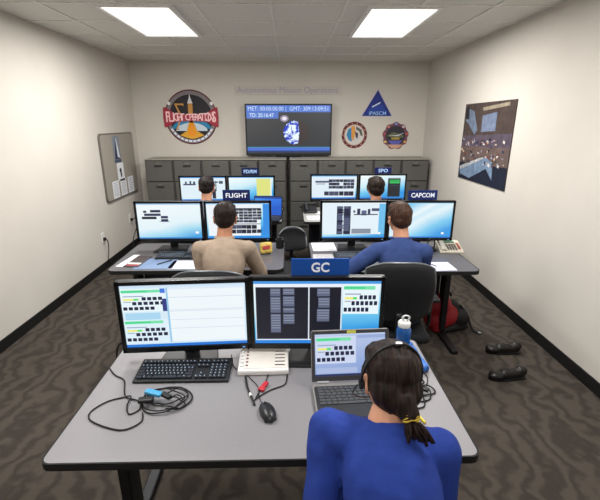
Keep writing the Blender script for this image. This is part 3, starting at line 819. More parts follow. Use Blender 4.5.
# laptop
T = thing('laptop', 'open grey laptop in front of the dark-haired woman', 'laptop', (.252, 1.480, Z), .05)
lg = mat('laptop_grey', (150, 148, 146), .4, .3); lk = mat('laptop_deck', (40, 41, 44), .45)
w, d = .335, .24
b = MB(); b.prism(rrect(-w/2, -d, w/2, .0, .012), 0.003, .024, 'XY'); b.build('base', lg, T, bev=.003)
q = MB(); q.prism(rrect(-w/2+.006, -d+.006, w/2-.006, -.022, .01), .0242, .0256, 'XY'); q.build('deck', lk, T)
k = MB()
for r in range(6):
    n = 14; y = -.04-r*.0185
    if r == 5:
        ws = [1.2, 1, 1, 5, 1, 1, 1, 1, 1]
    else: ws = [1+.25*(r % 3)]+[1]*11+[1.5-.1*r]
    f_ = .30/sum(ws); x = -.15
    for q_ in ws: k.box((x+q_*f_/2, y, .0275), (q_*f_-.003, .0155, .004), bev=.001, seg=1); x += q_*f_
kk = k.build('keys', mat('laptop_key', (66, 68, 72), .5), T)
q = MB(); q.box((-.02, -.19, .0262), (.09, .05, .0012)); q.build('touchpad', mat('touchpad_dark', (50, 50, 54), .3), T)
q = MB()
for sx in (-1, 1): q.frustum((sx*.12-.025, .004, .024), .009, (sx*.12+.025, .004, .024), .009, 12)
q.build('hinge', silver, T)
a = -.26; lid = MB(); lh = .220
lid.prism(rrect(-w/2, .0, w/2, lh, .01), 0, .008); LID = lid.build('lid', lg, T, bev=.002, loc=(0, .006, .028), rot=(a, 0, 0))
q = MB()
for X0, X1, Z0, Z1 in ((-w/2+.002, w/2-.002, .002, .022), (-w/2+.002, w/2-.002, lh-.016, lh-.002), (-w/2+.002, -w/2+.016, .022, lh-.016), (w/2-.016, w/2-.002, .022, lh-.016)):
    q.box(((X0+X1)/2, -.001, (Z0+Z1)/2), (X1-X0, .004, Z1-Z0))
q.build('bezel', mat('laptop_bezel', (70, 70, 74), .5), LID)
L = [(0, .95, 1, 1, (40, 50, 90)), (0, 0, 1, .04, (190, 205, 235)), (.60, .04, 1, .12, (150, 170, 215)), (.02, .80, .6, .93, (170, 186, 222))]
L += status_window(.01, .06, .58, .70, (205, 216, 240))
s = screen(LID, w-.032, lh-.038, glow_grad('laptop_lavender', [(.1, (140, 165, 215)), (.6, (172, 188, 226)), (1.1, (186, 198, 232))], .3, .2), L); s.location = (0, -.0002, lh/2+.003)
MB().box((.005, -.0035, lh-.009), (.038, .0012, .012)).build('yellow_sticker', mat('sticker_yellow', (226, 226, 90), .6), LID)

# water bottle
T = thing('water_bottle', 'blue water bottle with white loop cap at the back right desk corner', 'bottle', (.560, 1.80, Z)); T.scale = (1, 1, .70)
bb = mat('blue_bottle', (40, 110, 190), .15, var=.1, trans=.4, spec=.6)
MB().lathe([(.030, 0), (.036, .004), (.037, .03), (.035, .06), (.037, .09), (.037, .13), (.034, .15), (.024, .17), (.022, .176)], seg=28).build('bottle_body', bb, T, smooth=True)
MB().lathe([(.026, .165), (.030, .167), (.031, .195), (.027, .203), (.012, .208), (.010, .214)], seg=28).build('cap', white, T, smooth=True)
q = MB(); q.tube([(.006+.017*math.cos(x_), 0, .229+.019*math.sin(x_)) for x_ in [2*PI*i/16 for i in range(17)]], .0055, 8, 1); q.build('carry_loop', mat('grey_white_plastic', (205, 208, 210), .4), T, smooth='all')
# patterned pouch at the desk edge
T = thing('pouch', 'blue and black patterned soft pouch lying along the right desk edge', 'pouch', (.585, 1.69, Z), .08)
q = MB(); q.box((0, 0, .016), (.062, .24, .030), bev=.013, seg=4)
o = evaluate(q, 'body', mat('pouch_blue', (36, 92, 170), .5, var=.85, scale=38), T, .004, 3, lambda c, n: .004*noise.noise(c*30))
q = MB(); q.tube([(.0, -.11, .032), (.004, -.03, .0345), (-.004, .05, .0345), (0, .11, .032)], .0022, 6); q.build('zip', black, T, smooth='all')

# cable heap on the left
rr = random.Random(5)
T = thing('headset_cable', 'coiled black cable with blue plug heaped left of the nearest keyboard\'s front', 'cable', (-.535, 1.395, Z))
q = MB(); P = []
for k in range(46):
    a = k*.58; ra = .052+.034*math.sin(k*.37)+.016*rr.random()
    P.append((.02+ra*1.25*math.cos(a)+.04*math.sin(k*.21), ra*.80*math.sin(a), .004+.0032*(k % 9)))
q.tube(P, .0026, 6, 4)
P = [(-.06, .03, .01), (-.01, .085, .006), (.06, .09, .006), (.115, .05, .006), (.125, 0, .006), (.09, -.045, .006), (.04, -.05, .012)]
q.tube(P, .0034, 6, 6); q.build('coil', rubber, T, smooth='all')
q = MB(); q.box((-.025, .015, .036), (.075, .026, .016), (0, 0, -.35), bev=.005); q.build('blue_plug', mat('bright_blue_plastic', (70, 160, 210), .35), T)
q = MB(); q.box((.03, .0, .034), (.05, .022, .016), (0, 0, -.6), bev=.005); q.box((-.045, -.02, .030), (.06, .028, .018), (0, 0, .1), bev=.006); q.build('inline_switch', black, T)
T = tag(None or bpy.data.objects.new('cable', None), 'loose black cable looping over the nearest desk\'s left edge', 'cable'); C.objects.link(T); T.location = (0, 0, Z)
q = MB()
q.tube([(-.838, 1.64, .004), (-.79, 1.585, .004), (-.735, 1.545, .004), (-.70, 1.46, .004), (-.675, 1.425, .004), (-.62, 1.40, .006), (-.60, 1.355, .004), (-.63, 1.325, .004), (-.655, 1.37, .008), (-.66, 1.425, .01), (-.70, 1.425, .004), (-.75, 1.40, .004), (-.785, 1.345, .004), (-.77, 1.30, .004), (-.70, 1.26, .004), (-.62, 1.24, .004), (-.57, 1.28, .004), (-.58, 1.33, .006)], .0030, 7, 6)
q.build('wire', rubber, T, smooth='all')
# cables on the right
T = tag(bpy.data.objects.new('cable', None), 'tangled black cable with plugs on the desk right of the woman', 'cable'); C.objects.link(T); T.location = (0, 0, Z)
q = MB()
q.tube([(.49, 1.57, .004), (.55, 1.56, .004), (.575, 1.50, .004), (.53, 1.475, .006), (.585, 1.47, .008), (.60, 1.43, .004), (.545, 1.41, .006), (.49, 1.42, .004), (.475, 1.46, .01), (.52, 1.485, .012), (.575, 1.44, .012), (.56, 1.385, .004), (.50, 1.375, .004), (.47, 1.40, .01), (.50, 1.44, .014), (.54, 1.45, .006), (.53, 1.35, .004), (.48, 1.33, .004)], .003, 7, 6)
q.tube([(.555, 1.60, .004), (.60, 1.56, .004), (.59, 1.50, .004), (.56, 1.46, .01)], .0022, 6)
q.build('wire', rubber, T, smooth='all')
q = MB(); q.box((.505, 1.435, .022), (.045, .022, .016), (0, 0, .7), bev=.004); q.box((.55, 1.43, .02), (.04, .018, .014), (0, 0, -.5), bev=.004); q.build('plug', black, T)
q = MB(); q.box((.522, 1.452, .024), (.014, .02, .015), (0, 0, .7), bev=.003); q.build('plug_tip', silver, T)
T = tag(bpy.data.objects.new('lanyard', None), 'yellow cord lying on the desk right of the woman\'s ponytail', 'cord'); C.objects.link(T); T.location = (0, 0, Z)
q = MB(); q.tube([(.42, 1.32, .006), (.455, 1.365, .008), (.49, 1.35, .006), (.485, 1.30, .005), (.50, 1.25, .005)], .0045, 8); q.build('cord_loop', mat('yellow_nylon', (222, 196, 50), .6), T, smooth='all')
# cable behind the nearest left monitor
T = tag(bpy.data.objects.new('cable', None), 'black cable hanging behind the nearest left monitor to the floor', 'cable'); C.objects.link(T); T.location = (-.86, 1.83, 0)
q = MB(); q.tube([(.12, .0, .768), (.05, .02, .768), (-.0, .03, .772), (-.035, .02, .72), (-.045, .01, .5), (-.03, .02, .2), (.0, .05, .006), (.12, .15, .006)], .005, 8); q.build('wire', rubber, T, smooth='all')

# ------------------------------------------------------------------ things on the middle desks
def sheet(x, y, z, w, d, rz, label, mt=paper, group=None, th=.002, lines=True, ink=(120, 124, 140), name='paper_sheet', cat='paper'):
    T = thing(name, label, cat, (x, y, z), rz, group)
    MB().box((0, 0, th/2), (w, d, th)).build('sheet', mt, T)
    if lines:
        l = MB()
        for k in range(int(d/.022)-1): l.box((-.01*(k % 3), d/2-.022*(k+1), th+.0003), (w*(.8-.1*(k % 3)), .0035, .0004))
        l.build('printed_lines', mat('ink_%d_%d_%d' % ink, ink, .8), T)
    return T
bluem = mat('blue_reflection', (112, 132, 165), .3, var=.08, scale=6)  # reflection of the screens in the desktop, painted as a flat blue sheet
sheet(-1.08, 3.11, Z, .30, .26, .04, 'painted pale blue screen reflection left of centre on the left middle desk', bluem, lines=False, name='screen_reflection', cat='painted reflection')
sheet(-.84, 3.075, Z, .24, .2, -.03, 'white paper sheet on the left middle desk beside the man in khaki', mat('lavender_paper', (205, 212, 232), .8))
sheet(-1.335, 3.19, Z, .055, .30, -.12, 'white strip of paper along the left end of the left middle desk')
T = sheet(-1.245, 3.16, Z, .12, .26, -.1, 'dark magazine with red edge on the left middle desk', mat('magazine_dark', (72, 62, 62), .4), lines=False, name='magazine', cat='magazine', th=.006)
MB().box((0, -.10, .0065), (.10, .03, .001)).build('red_band', mat('magazine_red', (150, 60, 70), .4), T); MB().box((0, -.06, .0065), (.10, .03, .001)).build('pale_band', paper, T)
T = thing('pen', 'black pen lying on the painted pale blue screen reflection', 'pen', (-1.02, 3.13, Z+.006), .9)
q = MB(); q.frustum((-.07, 0, 0), .0045, (.065, 0, 0), .0045, 10); q.build('barrel', black, T); q = MB(); q.frustum((.065, 0, 0), .0045, (.078, 0, 0), .001, 10); q.build('tip', silver, T)
# colourful snack bag / cards near khaki man's right hand
T = thing('snack_bag', 'yellow and red snack bag beside the khaki-shirted man\'s right arm', 'snack bag', (-.215, 3.36, Z), .2)
q = MB(); q.box((0, 0, .05), (.11, .05, .1), (-.35, 0, 0), bev=.02, seg=3); evaluate(q, 'bag', mat('bag_yellow', (206, 180, 90), .35, var=.1), T, .004, 2, lambda c, n: .004*noise.noise(c*35))
q = MB(); q.box((0, -.012, .055), (.07, .03, .04), (-.35, 0, 0), bev=.008); q.build('red_patch', mat('bag_red', (176, 62, 60), .4), T)
T = thing('ceramic_mug', 'small black mug behind the snack bag on the left middle desk', 'mug', (-.10, 3.52, Z))
MB().lathe([(.030, 0), (.036, .004), (.038, .085), (.036, .087), (.033, .085), (.031, .01)], seg=24).build('cup', black, T, smooth=True)
q = MB(); q.tube([(.036, 0, .07), (.058, 0, .066), (.06, 0, .035), (.036, 0, .02)], .005, 8); q.build('handle', black, T, smooth='all')

sheet(.30, 3.54, Z, .21, .25, .03, 'white printed papers at the left end of the right middle desk')
sheet(.30, 3.22, Z, .23, .20, -.04, 'pale paper pad behind the GC sign on the right middle desk', mat('grey_pad', (190, 188, 190), .8), lines=True)
sheet(.46, 3.05, Z, .22, .12, .2, 'thin blue-grey papers in front of the man in blue shirt', mat('bluegrey_pad', (150, 160, 180), .8), lines=False)
T = sheet(1.17, 2.98, Z, .20, .19, .03, 'white notepad near the front edge of the right middle desk', mat('notepad_white', (214, 220, 240), .8), name='notepad', cat='notepad', th=.006, lines=False)
q = MB(); q.frustum((-.06, .05, .011), .004, (-.035, -.015, .011), .004, 8); q.build('clipped_pen', black, T)
# phone
T = thing('desk_phone', 'cream desk phone with keypad at the right end of the right middle desk', 'phone', (1.405, 3.42, Z), -.12)
T.rotation_euler.z = -.10
b = MB(); b.prism([(-.11, 0), (.11, 0), (.11, .065), (-.11, .02)], -.10, .10, 'YZ'); b.build('base', mat('phone_cream', (205, 198, 182), .5), T, bev=.006)
sl2 = math.atan(.045/.22); zs = lambda y: .02+(y+.11)*.045/.22
h = MB(); h.box((-.068, 0, zs(0)+.018), (.040, .20, .022), (sl2, 0, 0), bev=.010, seg=3)
for s_ in (-.08, .08): h.box((-.068, s_, zs(s_)+.010), (.048, .05, .026), (sl2, 0, 0), bev=.010, seg=3)
h.build('handset', mat('phone_cream2', (190, 184, 170), .5), T)
k = MB()
for r in range(5):
    for c_ in range(4):
        y = -.08+r*.022; k.box((-.022+c_*.022, y, zs(y)+.003), (.016, .014, .007), (sl2, 0, 0), bev=.0015)
k.build('keypad', mat('phone_keys', (110, 104, 98), .6), T)
MB().box((.012, .066, zs(.066)+.002), (.085, .04, .004), (sl2, 0, 0)).build('display', mat('phone_display', (90, 130, 110), .3), T)
k = MB(); k.box((.075, -.01, zs(-.01)+.002), (.02, .12, .004), (sl2, 0, 0)); k.build('memory_keys', mat('phone_red', (160, 84, 74), .6), T)
T = thing('charging_cradle', 'small black headset charging base left of the cream desk phone', 'headset base', (1.235, 3.40, Z))
q = MB(); q.box((0, 0, .015), (.07, .09, .03), bev=.008); q.build('base', black, T); q = MB(); q.tube([(-.03, 0, .03), (-.028, 0, .09), (0, 0, .115), (.028, 0, .09), (.03, 0, .03)], .006, 8); q.build('cradle', black, T, smooth='all')

# ------------------------------------------------------------------ back desks
Z3 = .7605
T = thing('laptop', 'open laptop with bright blue screen at the right end of the left back desk', 'laptop', (-.27, 4.75, Z3), -.15)
b = MB(); b.prism(rrect(-.17, -.22, .17, 0, .01), .002, .022, 'XY'); b.build('base', black, T, bev=.002)
lid = MB(); lid.prism(rrect(-.17, 0, .17, .235, .01), 0, .008); LD = lid.build('lid', black, T, loc=(0, .004, .022), rot=(-.15, 0, 0))
s = screen(LD, .32, .215, glow_grad('laptop_blue', [(.1, (20, 90, 200)), (.6, (40, 120, 230)), (1.1, (60, 150, 240))], .5), [(.0, .0, 1, .1, (20, 60, 150))]); s.location = (0, -.001, .1175)
k = MB()
for r in range(5):
    for c_ in range(12): k.box((-.138+c_*.025, -.045-r*.024, .0235), (.021, .02, .003))
k.build('keys', dkgrey, T)
T = thing('ceramic_mug', 'small dark mug at the right corner of the left back desk', 'mug', (-.145, 5.05, Z3))
MB().lathe([(.030, 0), (.036, .004), (.038, .09), (.036, .092), (.033, .09), (.031, .01)], seg=24).build('cup', black, T, smooth=True)
q = MB(); q.tube([(.036, 0, .07), (.058, 0, .066), (.06, 0, .035), (.036, 0, .02)], .005, 8); q.build('handle', black, T, smooth='all')
sheet(-.23, 4.56+.08, Z3, .0, .0, 0, 'x') if False else None
sheet(.315, 4.72, Z3, .24, .18, .05, 'white papers stacked at the left end of the right back desk', th=.008)
sheet(.42, 5.02, Z3, .2, .16, -.1, 'white paper beside the black phone on the right back desk')
T = thing('desk_phone', 'black desk phone at the left end of the right back desk', 'phone', (.245, 5.06, Z3), .1)
b = MB(); b.prism([(-.09, 0), (.09, 0), (.09, .09), (-.09, .02)], -.085, .085, 'YZ'); b.build('base', black, T, bev=.006)
h = MB(); h.tube([(-.05, -.09, .05), (-.05, -.05, .07), (-.05, .05, .11), (-.05, .09, .105)], .016, 8); h.build('handset', dkgrey, T, smooth='all')
k = MB()
for r in range(4):
    for c_ in range(3):
        y = -.06+r*.024; k.box((.005+c_*.024, y, .02+(y+.09)*.07/.18+.003), (.017, .015, .006), (.37, 0, 0))
k.build('keypad', dkgrey, T)

# ------------------------------------------------------------------ backpack and shoes
T = thing('backpack', 'red and black backpack on the floor by the blue-shirted man\'s chair', 'backpack', (1.42, 3.40, 0), .35)
redf = mat('red_nylon', (150, 26, 34), .6, var=.12, scale=40, bump=.2); blf = mat('black_nylon', (26, 26, 28), .6, var=.12, scale=40, bump=.2)
q = MB(); q.ell((-.02, 0, .13), (.19, .12, .13)); q.ell((-.08, 0, .24), (.13, .10, .13)); q.box((0, 0, .06), (.30, .19, .12), bev=.03)
evaluate(q, 'main_bag', redf, T, .010, 4, lambda c, n: .010*noise.noise(c*9))
q = MB(); q.ell((.13, -.02, .11), (.11, .115, .11)); q.box((.05, -.04, .035), (.30, .17, .06), bev=.02); q.ell((.09, .02, .21), (.07, .07, .06))
evaluate(q, 'front_pocket', blf, T, .010, 3, lambda c, n: .008*noise.noise(c*11+V((2, 0, 0))))
q = MB(); q.tube([(.12, -.06, .24), (.18, -.10, .15), (.20, -.14, .05), (.215, -.18, .014), (.225, -.21, .012)], .012, 8); q.tube([(-.10, -.06, .34), (-.04, -.08, .40), (.02, -.04, .34)], .010, 8); q.build('strap', blf, T, smooth='all')
MB().box((.230, -.225, .014), (.022, .03, .012), (0, 0, .5), bev=.003).build('buckle', silver, T)
def shoe(x, y, rz, label):
    T = thing('shoe', label, 'shoe', (x, y, 0), rz)
    q = MB(); q.cap((-.10, 0, .045), .036, (.03, 0, .04), .040); q.ell((.09, .004, .036), (.062, .046, .032)); q.ell((-.10, 0, .06), (.045, .037, .04)); q.box((0, 0, .012), (.26, .075, .022), bev=.01)
    evaluate(q, 'upper', mat('black_leather', (24, 22, 22), .35), T, .005, 3, lambda c, n: 0)
    s = MB(); P = []
    for k in range(24):
        a = 2*PI*k/24; P.append((.142*math.cos(a)+.004, (.044+.006*math.cos(a))*math.sin(a)))
    s.prism(P, 0.0, .012, 'XY'); s.build('sole', rubber, T)
    l = MB()
    for k in range(4): l.tube([(.0+k*.018, -.022, .074-k*.004), (.002+k*.018, 0, .081-k*.004), (.0+k*.018, .022, .074-k*.004)], .0025, 6, 3)
    l.build('laces', black, T, smooth='all')
shoe(1.775, 2.96, PI-.05, 'black leather shoe by the right wall, the one nearer the cabinets')
shoe(1.625, 2.60, PI+.05, 'black leather shoe by the right wall, the one nearer the front desk')
# wall outlets on left wall
def outlet(y, z, label, cord):
    T = thing('wall_outlet', label, 'outlet', (WL, y, z))
    MB().box((.004, 0, 0), (.008, .085, .125)).build('cover_plate', white, T, bev=.002)
    MB().box((.022, 0, -.02), (.03, .035, .04)).build('plug', black, T, bev=.004)
    q = MB(); q.tube(cord, .006, 8); q.build('cord', rubber, T, smooth='all')
outlet(5.137, .42, 'white wall outlet with black plug low on the left wall near the front', [(.035, 0, -.02), (.06, .0, -.06), (.045, .01, -.2), (.02, .02, -.34), (.05, .1, -.412)])
outlet(6.09, .46, 'wall outlet with a black cord near the back left corner', [(.035, 0, -.02), (.10, -.01, .0), (.10, -.03, -.12), (.05, -.08, -.28), (.06, -.2, -.45)])

# ------------------------------------------------------------------ television
T = thing('television', 'large wall television showing a dark planet under blue text bands', 'television', (-.022, 6.62, 1.335))
w, h = 1.345, .775
m = MB(); m.prism(rrect(-w/2, .012, w/2, .012+h, .01), .004, .05); m.build('housing', black, T, bev=.004)
q = MB(); bz = .022
for X0, X1, Z0, Z1 in ((-w/2, w/2, .012, .045), (-w/2, w/2, .012+h-bz, .012+h), (-w/2, -w/2+bz, .045, .012+h-bz), (w/2-bz, w/2, .045, .012+h-bz)): q.box(((X0+X1)/2, 0, (Z0+Z1)/2), (X1-X0, .014, Z1-Z0))
q.build('bezel', black, T, bev=.002)
q = MB(); q.box((0, .02, .006), (.4, .2, .012), bev=.004); q.box((0, .03, .04), (.1, .03, .08)); q.build('stand', black, T)
sw_, sh_ = w-2*bz, h-.055
tvbg = glow_grad('tv_dark_sky', [(.0, (46, 50, 54)), (.5, (60, 60, 62)), (1.1, (40, 42, 46))], .8)
s = screen(T, sw_, sh_, tvbg, [(0, 0, 1, .14, (74, 116, 206)), (0, .14, .38, .27, (78, 118, 200)), (0, .87, 1, .94, (74, 112, 206)), (0, .94, 1, .975, (30, 60, 120)), (.0, .86, 1, .875, (60, 140, 160))])
s.location = (0, -.0005, .045+sh_/2)
tx = glow((205, 225, 250))
zt = .045+sh_
text('lettering', 'MET: 00:00:00:00 |  GMT: 309:13:09:51', .085, tx, T, (.0, -.003, zt-sh_*.072), width=sw_*.95, bold=0)
text('lettering', 'TD: 20:16:47', .08, tx, T, (-sw_*.32, -.003, zt-sh_*.205), width=sw_*.29, bold=.001)
# planet
pl = MB(); pc = (sw_*.075, zt-sh_*.56); R_ = .178
def disc(m, cx_, cz_, r, y, n=40, a0=0, a1=2*PI, sx=1):
    P = [(cx_+r*math.cos(a0+(a1-a0)*k/n)*sx, y, cz_+r*math.sin(a0+(a1-a0)*k/n)) for k in range(n+(0 if a1-a0 > 6 else 1))]
    f = m.bm.faces.new([m.bm.verts.new(p) for p in P]); f.material_index = m.mi
    return f
gx = MB(); disc(gx, pc[0]+.05, pc[1], R_*1.0, -.0024)
gx.build('planet_night_side', glow((54, 44, 44)), T)
d_ = MB(); P = []
n = 24
for k in range(n+1):
    a = PI/2+PI*k/n; P.append((pc[0]+R_*math.cos(a), -.0030, pc[1]+R_*math.sin(a)))
for k in range(n, -1, -1):
    a = PI/2+PI*k/n; P.append((pc[0]+.05-.0*R_*math.cos(a)*.25, -.0030, pc[1]+R_*.95*math.sin(a)))
d_.bm.faces.new([d_.bm.verts.new(p) for p in P[:n+1]]+[d_.bm.verts.new((pc[0]+.05, -.003, pc[1]-R_*.9)), d_.bm.verts.new((pc[0]+.07, -.003, pc[1])), d_.bm.verts.new((pc[0]+.05, -.003, pc[1]+R_*.9))])
pm = bpy.data.materials.new('planet_day'); pm.use_nodes = True; nt = pm.node_tree; b_ = nt.nodes['Principled BSDF']; b_.inputs['Base Color'].default_value = (0, 0, 0, 1)
tc = nt.nodes.new('ShaderNodeTexCoord'); nz = nt.nodes.new('ShaderNodeTexNoise'); nz.inputs['Scale'].default_value = 9; nz.inputs['Detail'].default_value = 4; nz.inputs['Distortion'].default_value = 1.5
nt.links.new(tc.outputs['Object'], nz.inputs['Vector']); r_ = nt.nodes.new('ShaderNodeValToRGB')
r_.color_ramp.elements[0].position = .47; r_.color_ramp.elements[0].color = lin((24, 56, 190))+(1,); r_.color_ramp.elements[1].position = .56; r_.color_ramp.elements[1].color = lin((225, 240, 250))+(1,)
nt.links.new(nz.outputs['Fac'], r_.inputs['Fac']); nt.links.new(r_.outputs['Color'], b_.inputs['Emission Color']); b_.inputs['Emission Strength'].default_value = 1.1
d_.build('planet_day_side', pm, T)
q = MB(); disc(q, -sw_*.05, zt-sh_*.27, .05, -.0027, sx=1.3); q.build('sun_halo', glow((150, 140, 160)), T)
q = MB(); disc(q, -sw_*.05, zt-sh_*.27, .028, -.0031, sx=1.3); q.build('sun_glare', glow((235, 228, 242)), T)

# ------------------------------------------------------------------ wall sign above the television
T = thing('wall_sign', 'long pale sign with faint violet lettering above the television', 'sign', (-.03, WB-.012, 2.325))
MB().box((0, .004, 0), (1.66, .012, .13)).build('board', mat('sign_board_grey', (200, 193, 188), .8, var=.02), T)
text('lettering', 'Autonomous Mission Operations', .12, mat('violet_ink', (160, 152, 176), .7, var=.02), T, (0, -.003, 0), width=1.56, bold=0)

# ------------------------------------------------------------------ emblems
def flat(name, mt, T, fn, bev=0):
    m = MB(); fn(m); return m.build(name, mt, T)
def P_disc(r, cx_=0, cz_=0, sx=1, n=48, a0=0, a1=2*PI):
    full = a1-a0 > 6.2
    return [(cx_+r*math.cos(a0+(a1-a0)*k/n)*sx, cz_+r*math.sin(a0+(a1-a0)*k/n)) for k in range(n+(0 if full else 1))]
def plate(T, name, pts, lay, col, th=.002):
    m = MB(); y0 = -.002*lay; m.prism(pts, y0-th, y0)
    return m.build(name, mat('decal_%d_%d_%d' % col, col, .6, var=.03), T)
T = thing('wall_emblem', 'large round flight operations emblem with red banner and gold rocket', 'emblem', (-1.552, WB-.001, 1.925))
R_ = .41
plate(T, 'outer_ring', P_disc(R_), 0, (92, 40, 50))
plate(T, 'grey_ring', P_disc(R_*.95), 1, (126, 120, 124))
plate(T, 'dark_field', P_disc(R_*.82), 2, (34, 30, 38))
ea = [(x_*R_, z_*R_) for x_, z_ in ([(-.78, -.20)]+[(-.78+1.56*k/16, -.36+.16*math.sin(PI*k/16)-.0) for k in range(17)]+[(.78, -.20)])]
plate(T, 'earth_arc', [(R_*.74*math.cos(a), R_*(-.42)+R_*.36*math.sin(a)) for a in [PI*k/20 for k in range(21)]], 3, (40, 130, 178))
plate(T, 'earth_shadow', [(R_*.60*math.cos(a), R_*(-.50)+R_*.30*math.sin(a)) for a in [PI*k/20 for k in range(21)]], 4, (200, 214, 226))
plate(T, 'exhaust_plume', [(-.09*R_, -.18*R_), (.09*R_, -.18*R_), (.20*R_, -.50*R_), (.46*R_, -.66*R_), (.20*R_, -.76*R_), (0, -.80*R_), (-.20*R_, -.76*R_), (-.46*R_, -.66*R_), (-.20*R_, -.50*R_)], 5, (226, 166, 52))
plate(T, 'plume_core', [(-.05*R_, -.1*R_), (.05*R_, -.1*R_), (.16*R_, -.62*R_), (0, -.72*R_), (-.16*R_, -.62*R_)], 6, (238, 150, 30))
sig = [(-.60, .50), (-.26, .50), (-.24, .40), (-.30, .44), (-.52, .44), (-.33, .02), (-.52, -.40), (-.48, -.46), (-.60, -.46), (-.40, .02)]
plate(T, 'gold_sigma', [(a*R_, b_*R_) for a, b_ in sig], 5, (206, 150, 74))
plate(T, 'rocket_body', [(-.08*R_, -.2*R_), (.08*R_, -.2*R_), (.09*R_, .44*R_), (.05*R_, .56*R_), (-.05*R_, .56*R_), (-.09*R_, .44*R_)], 6, (196, 140, 66))
plate(T, 'rocket_nose', [(-.10*R_, .50*R_), (.10*R_, .50*R_), (.03*R_, .70*R_), (0, .84*R_), (-.03*R_, .70*R_)], 7, (214, 216, 220))
bn = plate(T, 'red_banner', [(-1.04*R_, .24*R_), (-.98*R_, .34*R_), (-.80*R_, .24*R_), (.80*R_, .24*R_), (.98*R_, .34*R_), (1.04*R_, .24*R_), (1.06*R_, -.24*R_), (.98*R_, -.38*R_), (.80*R_, -.24*R_), (-.80*R_, -.24*R_), (-.98*R_, -.38*R_), (-1.06*R_, -.24*R_)], 8, (168, 46, 66)) if False else None
for s_ in (-1, 1):
    plate(T, 'red_banner_end', [(s_*.70*R_, .22*R_), (s_*.95*R_, .36*R_), (s_*1.03*R_, .36*R_), (s_*1.05*R_, .0), (s_*1.03*R_, -.36*R_), (s_*.95*R_, -.36*R_), (s_*.70*R_, -.24*R_)], 7, (160, 40, 58))
plate(T, 'red_banner', [(-.98*R_, .24*R_), (-.5*R_, .14*R_), (0, .10*R_), (.5*R_, .14*R_), (.98*R_, .24*R_), (.98*R_, -.24*R_), (.5*R_, -.16*R_), (0, -.13*R_), (-.5*R_, -.16*R_), (-.98*R_, -.24*R_)], 8, (170, 60, 76))
ink = mat('banner_letter', (244, 202, 204), .6, var=0, emit=.12)
m = 'FLIGHT OPERATIONS'
xs_ = -.93
tot = len(m)
for k, ch_ in enumerate(m):
    if ch_ == ' ': continue
    u = (k+.5)/tot*2-1
    sz = (.14+.10*u*u)
    text('banner_letter', ch_, sz, ink, T, (u*.93*R_, -.0195, (-.005)*R_), bold=.0012, sx=.80-.1*u*u)
q = MB()
for k in range(12):
    a = math.radians(212+k*10.5); q.box((R_*.88*math.cos(a), -.0045, R_*.88*math.sin(a)), (.05, .002, .03), (0, -a+PI/2, 0))
q.build('ring_marks', mat('ring_mark_blue', (224, 226, 240), .6), T)
q = MB()
for s_ in (-1, 1): disc(q, s_*R_*.80, .50*R_, .026, -.0065, 16)
q.build('ring_star', mat('star_white', (236, 236, 236), .6, var=0), T)

T = thing('wall_emblem', 'navy triangular emblem with white streak and small lettering', 'emblem', (1.376, WB-.001, 2.1))
tri = [(-.262, -.168), (.262, -.168), (0, .258)]
plate(T, 'pale_border', tri, 0, (196, 192, 204))
plate(T, 'navy_field', [(-.236, -.154), (.236, -.154), (0, .23)], 1, (26, 46, 134))
plate(T, 'blue_glow', [(-.16, -.11), (.16, -.11), (.08, .02), (-.08, .0)], 2, (34, 66, 160))
plate(T, 'white_streak', [(-.09, -.012), (-.075, -.026), (.035, .028), (.055, .052), (.035, .052)], 3, (200, 216, 232))
text('lettering', 'iPASCM', .075, mat('ink_pale_blue', (150, 190, 232), .6, emit=.1), T, (.01, -.0085, -.115), width=.27, bold=.001)

T = thing('wall_emblem', 'round maroon-rimmed emblem, left of the two small ones', 'emblem', (1.03, WB-.001, 1.655))
R_ = .205
plate(T, 'rim', P_disc(R_), 0, (96, 36, 44)); plate(T, 'rim_line', P_disc(R_*.80), 1, (190, 160, 140)); plate(T, 'field', P_disc(R_*.74), 2, (206, 202, 200))
plate(T, 'blue_wedge', [(-.50*R_, .42*R_), (-.22*R_, .6*R_), (-.18*R_, -.5*R_), (-.42*R_, -.38*R_), (-.62*R_, 0)], 3, (50, 130, 176))
plate(T, 'gold_column', [(-.26*R_, .66*R_), (.02*R_, .68*R_), (.06*R_, .2*R_), (-.04*R_, -.42*R_), (-.22*R_, -.3*R_)], 4, (214, 150, 70))
plate(T, 'dark_crescent', [(.12*R_, .66*R_), (.55*R_, .4*R_), (.66*R_, -.05*R_), (.5*R_, -.05*R_), (.36*R_, .3*R_), (.12*R_, .42*R_)], 4, (90, 92, 84))
plate(T, 'dark_figure', [(.05*R_, .3*R_), (.3*R_, .1*R_), (.25*R_, -.3*R_), (.1*R_, -.1*R_)], 5, (70, 60, 70))
q = MB()
for k in range(14):
    a = 2*PI*k/14; disc(q, R_*.9*math.cos(a), R_*.9*math.sin(a), .010, -.0026, 8)
q.build('rim_dots', mat('dot_peach', (206, 150, 130), .6), T)
plate(T, 'side_tab', [(-R_*1.22, .12*R_), (-R_*1.05, .48*R_), (-R_*.9, .4*R_), (-R_*.98, .0)], 1, (214, 206, 196))

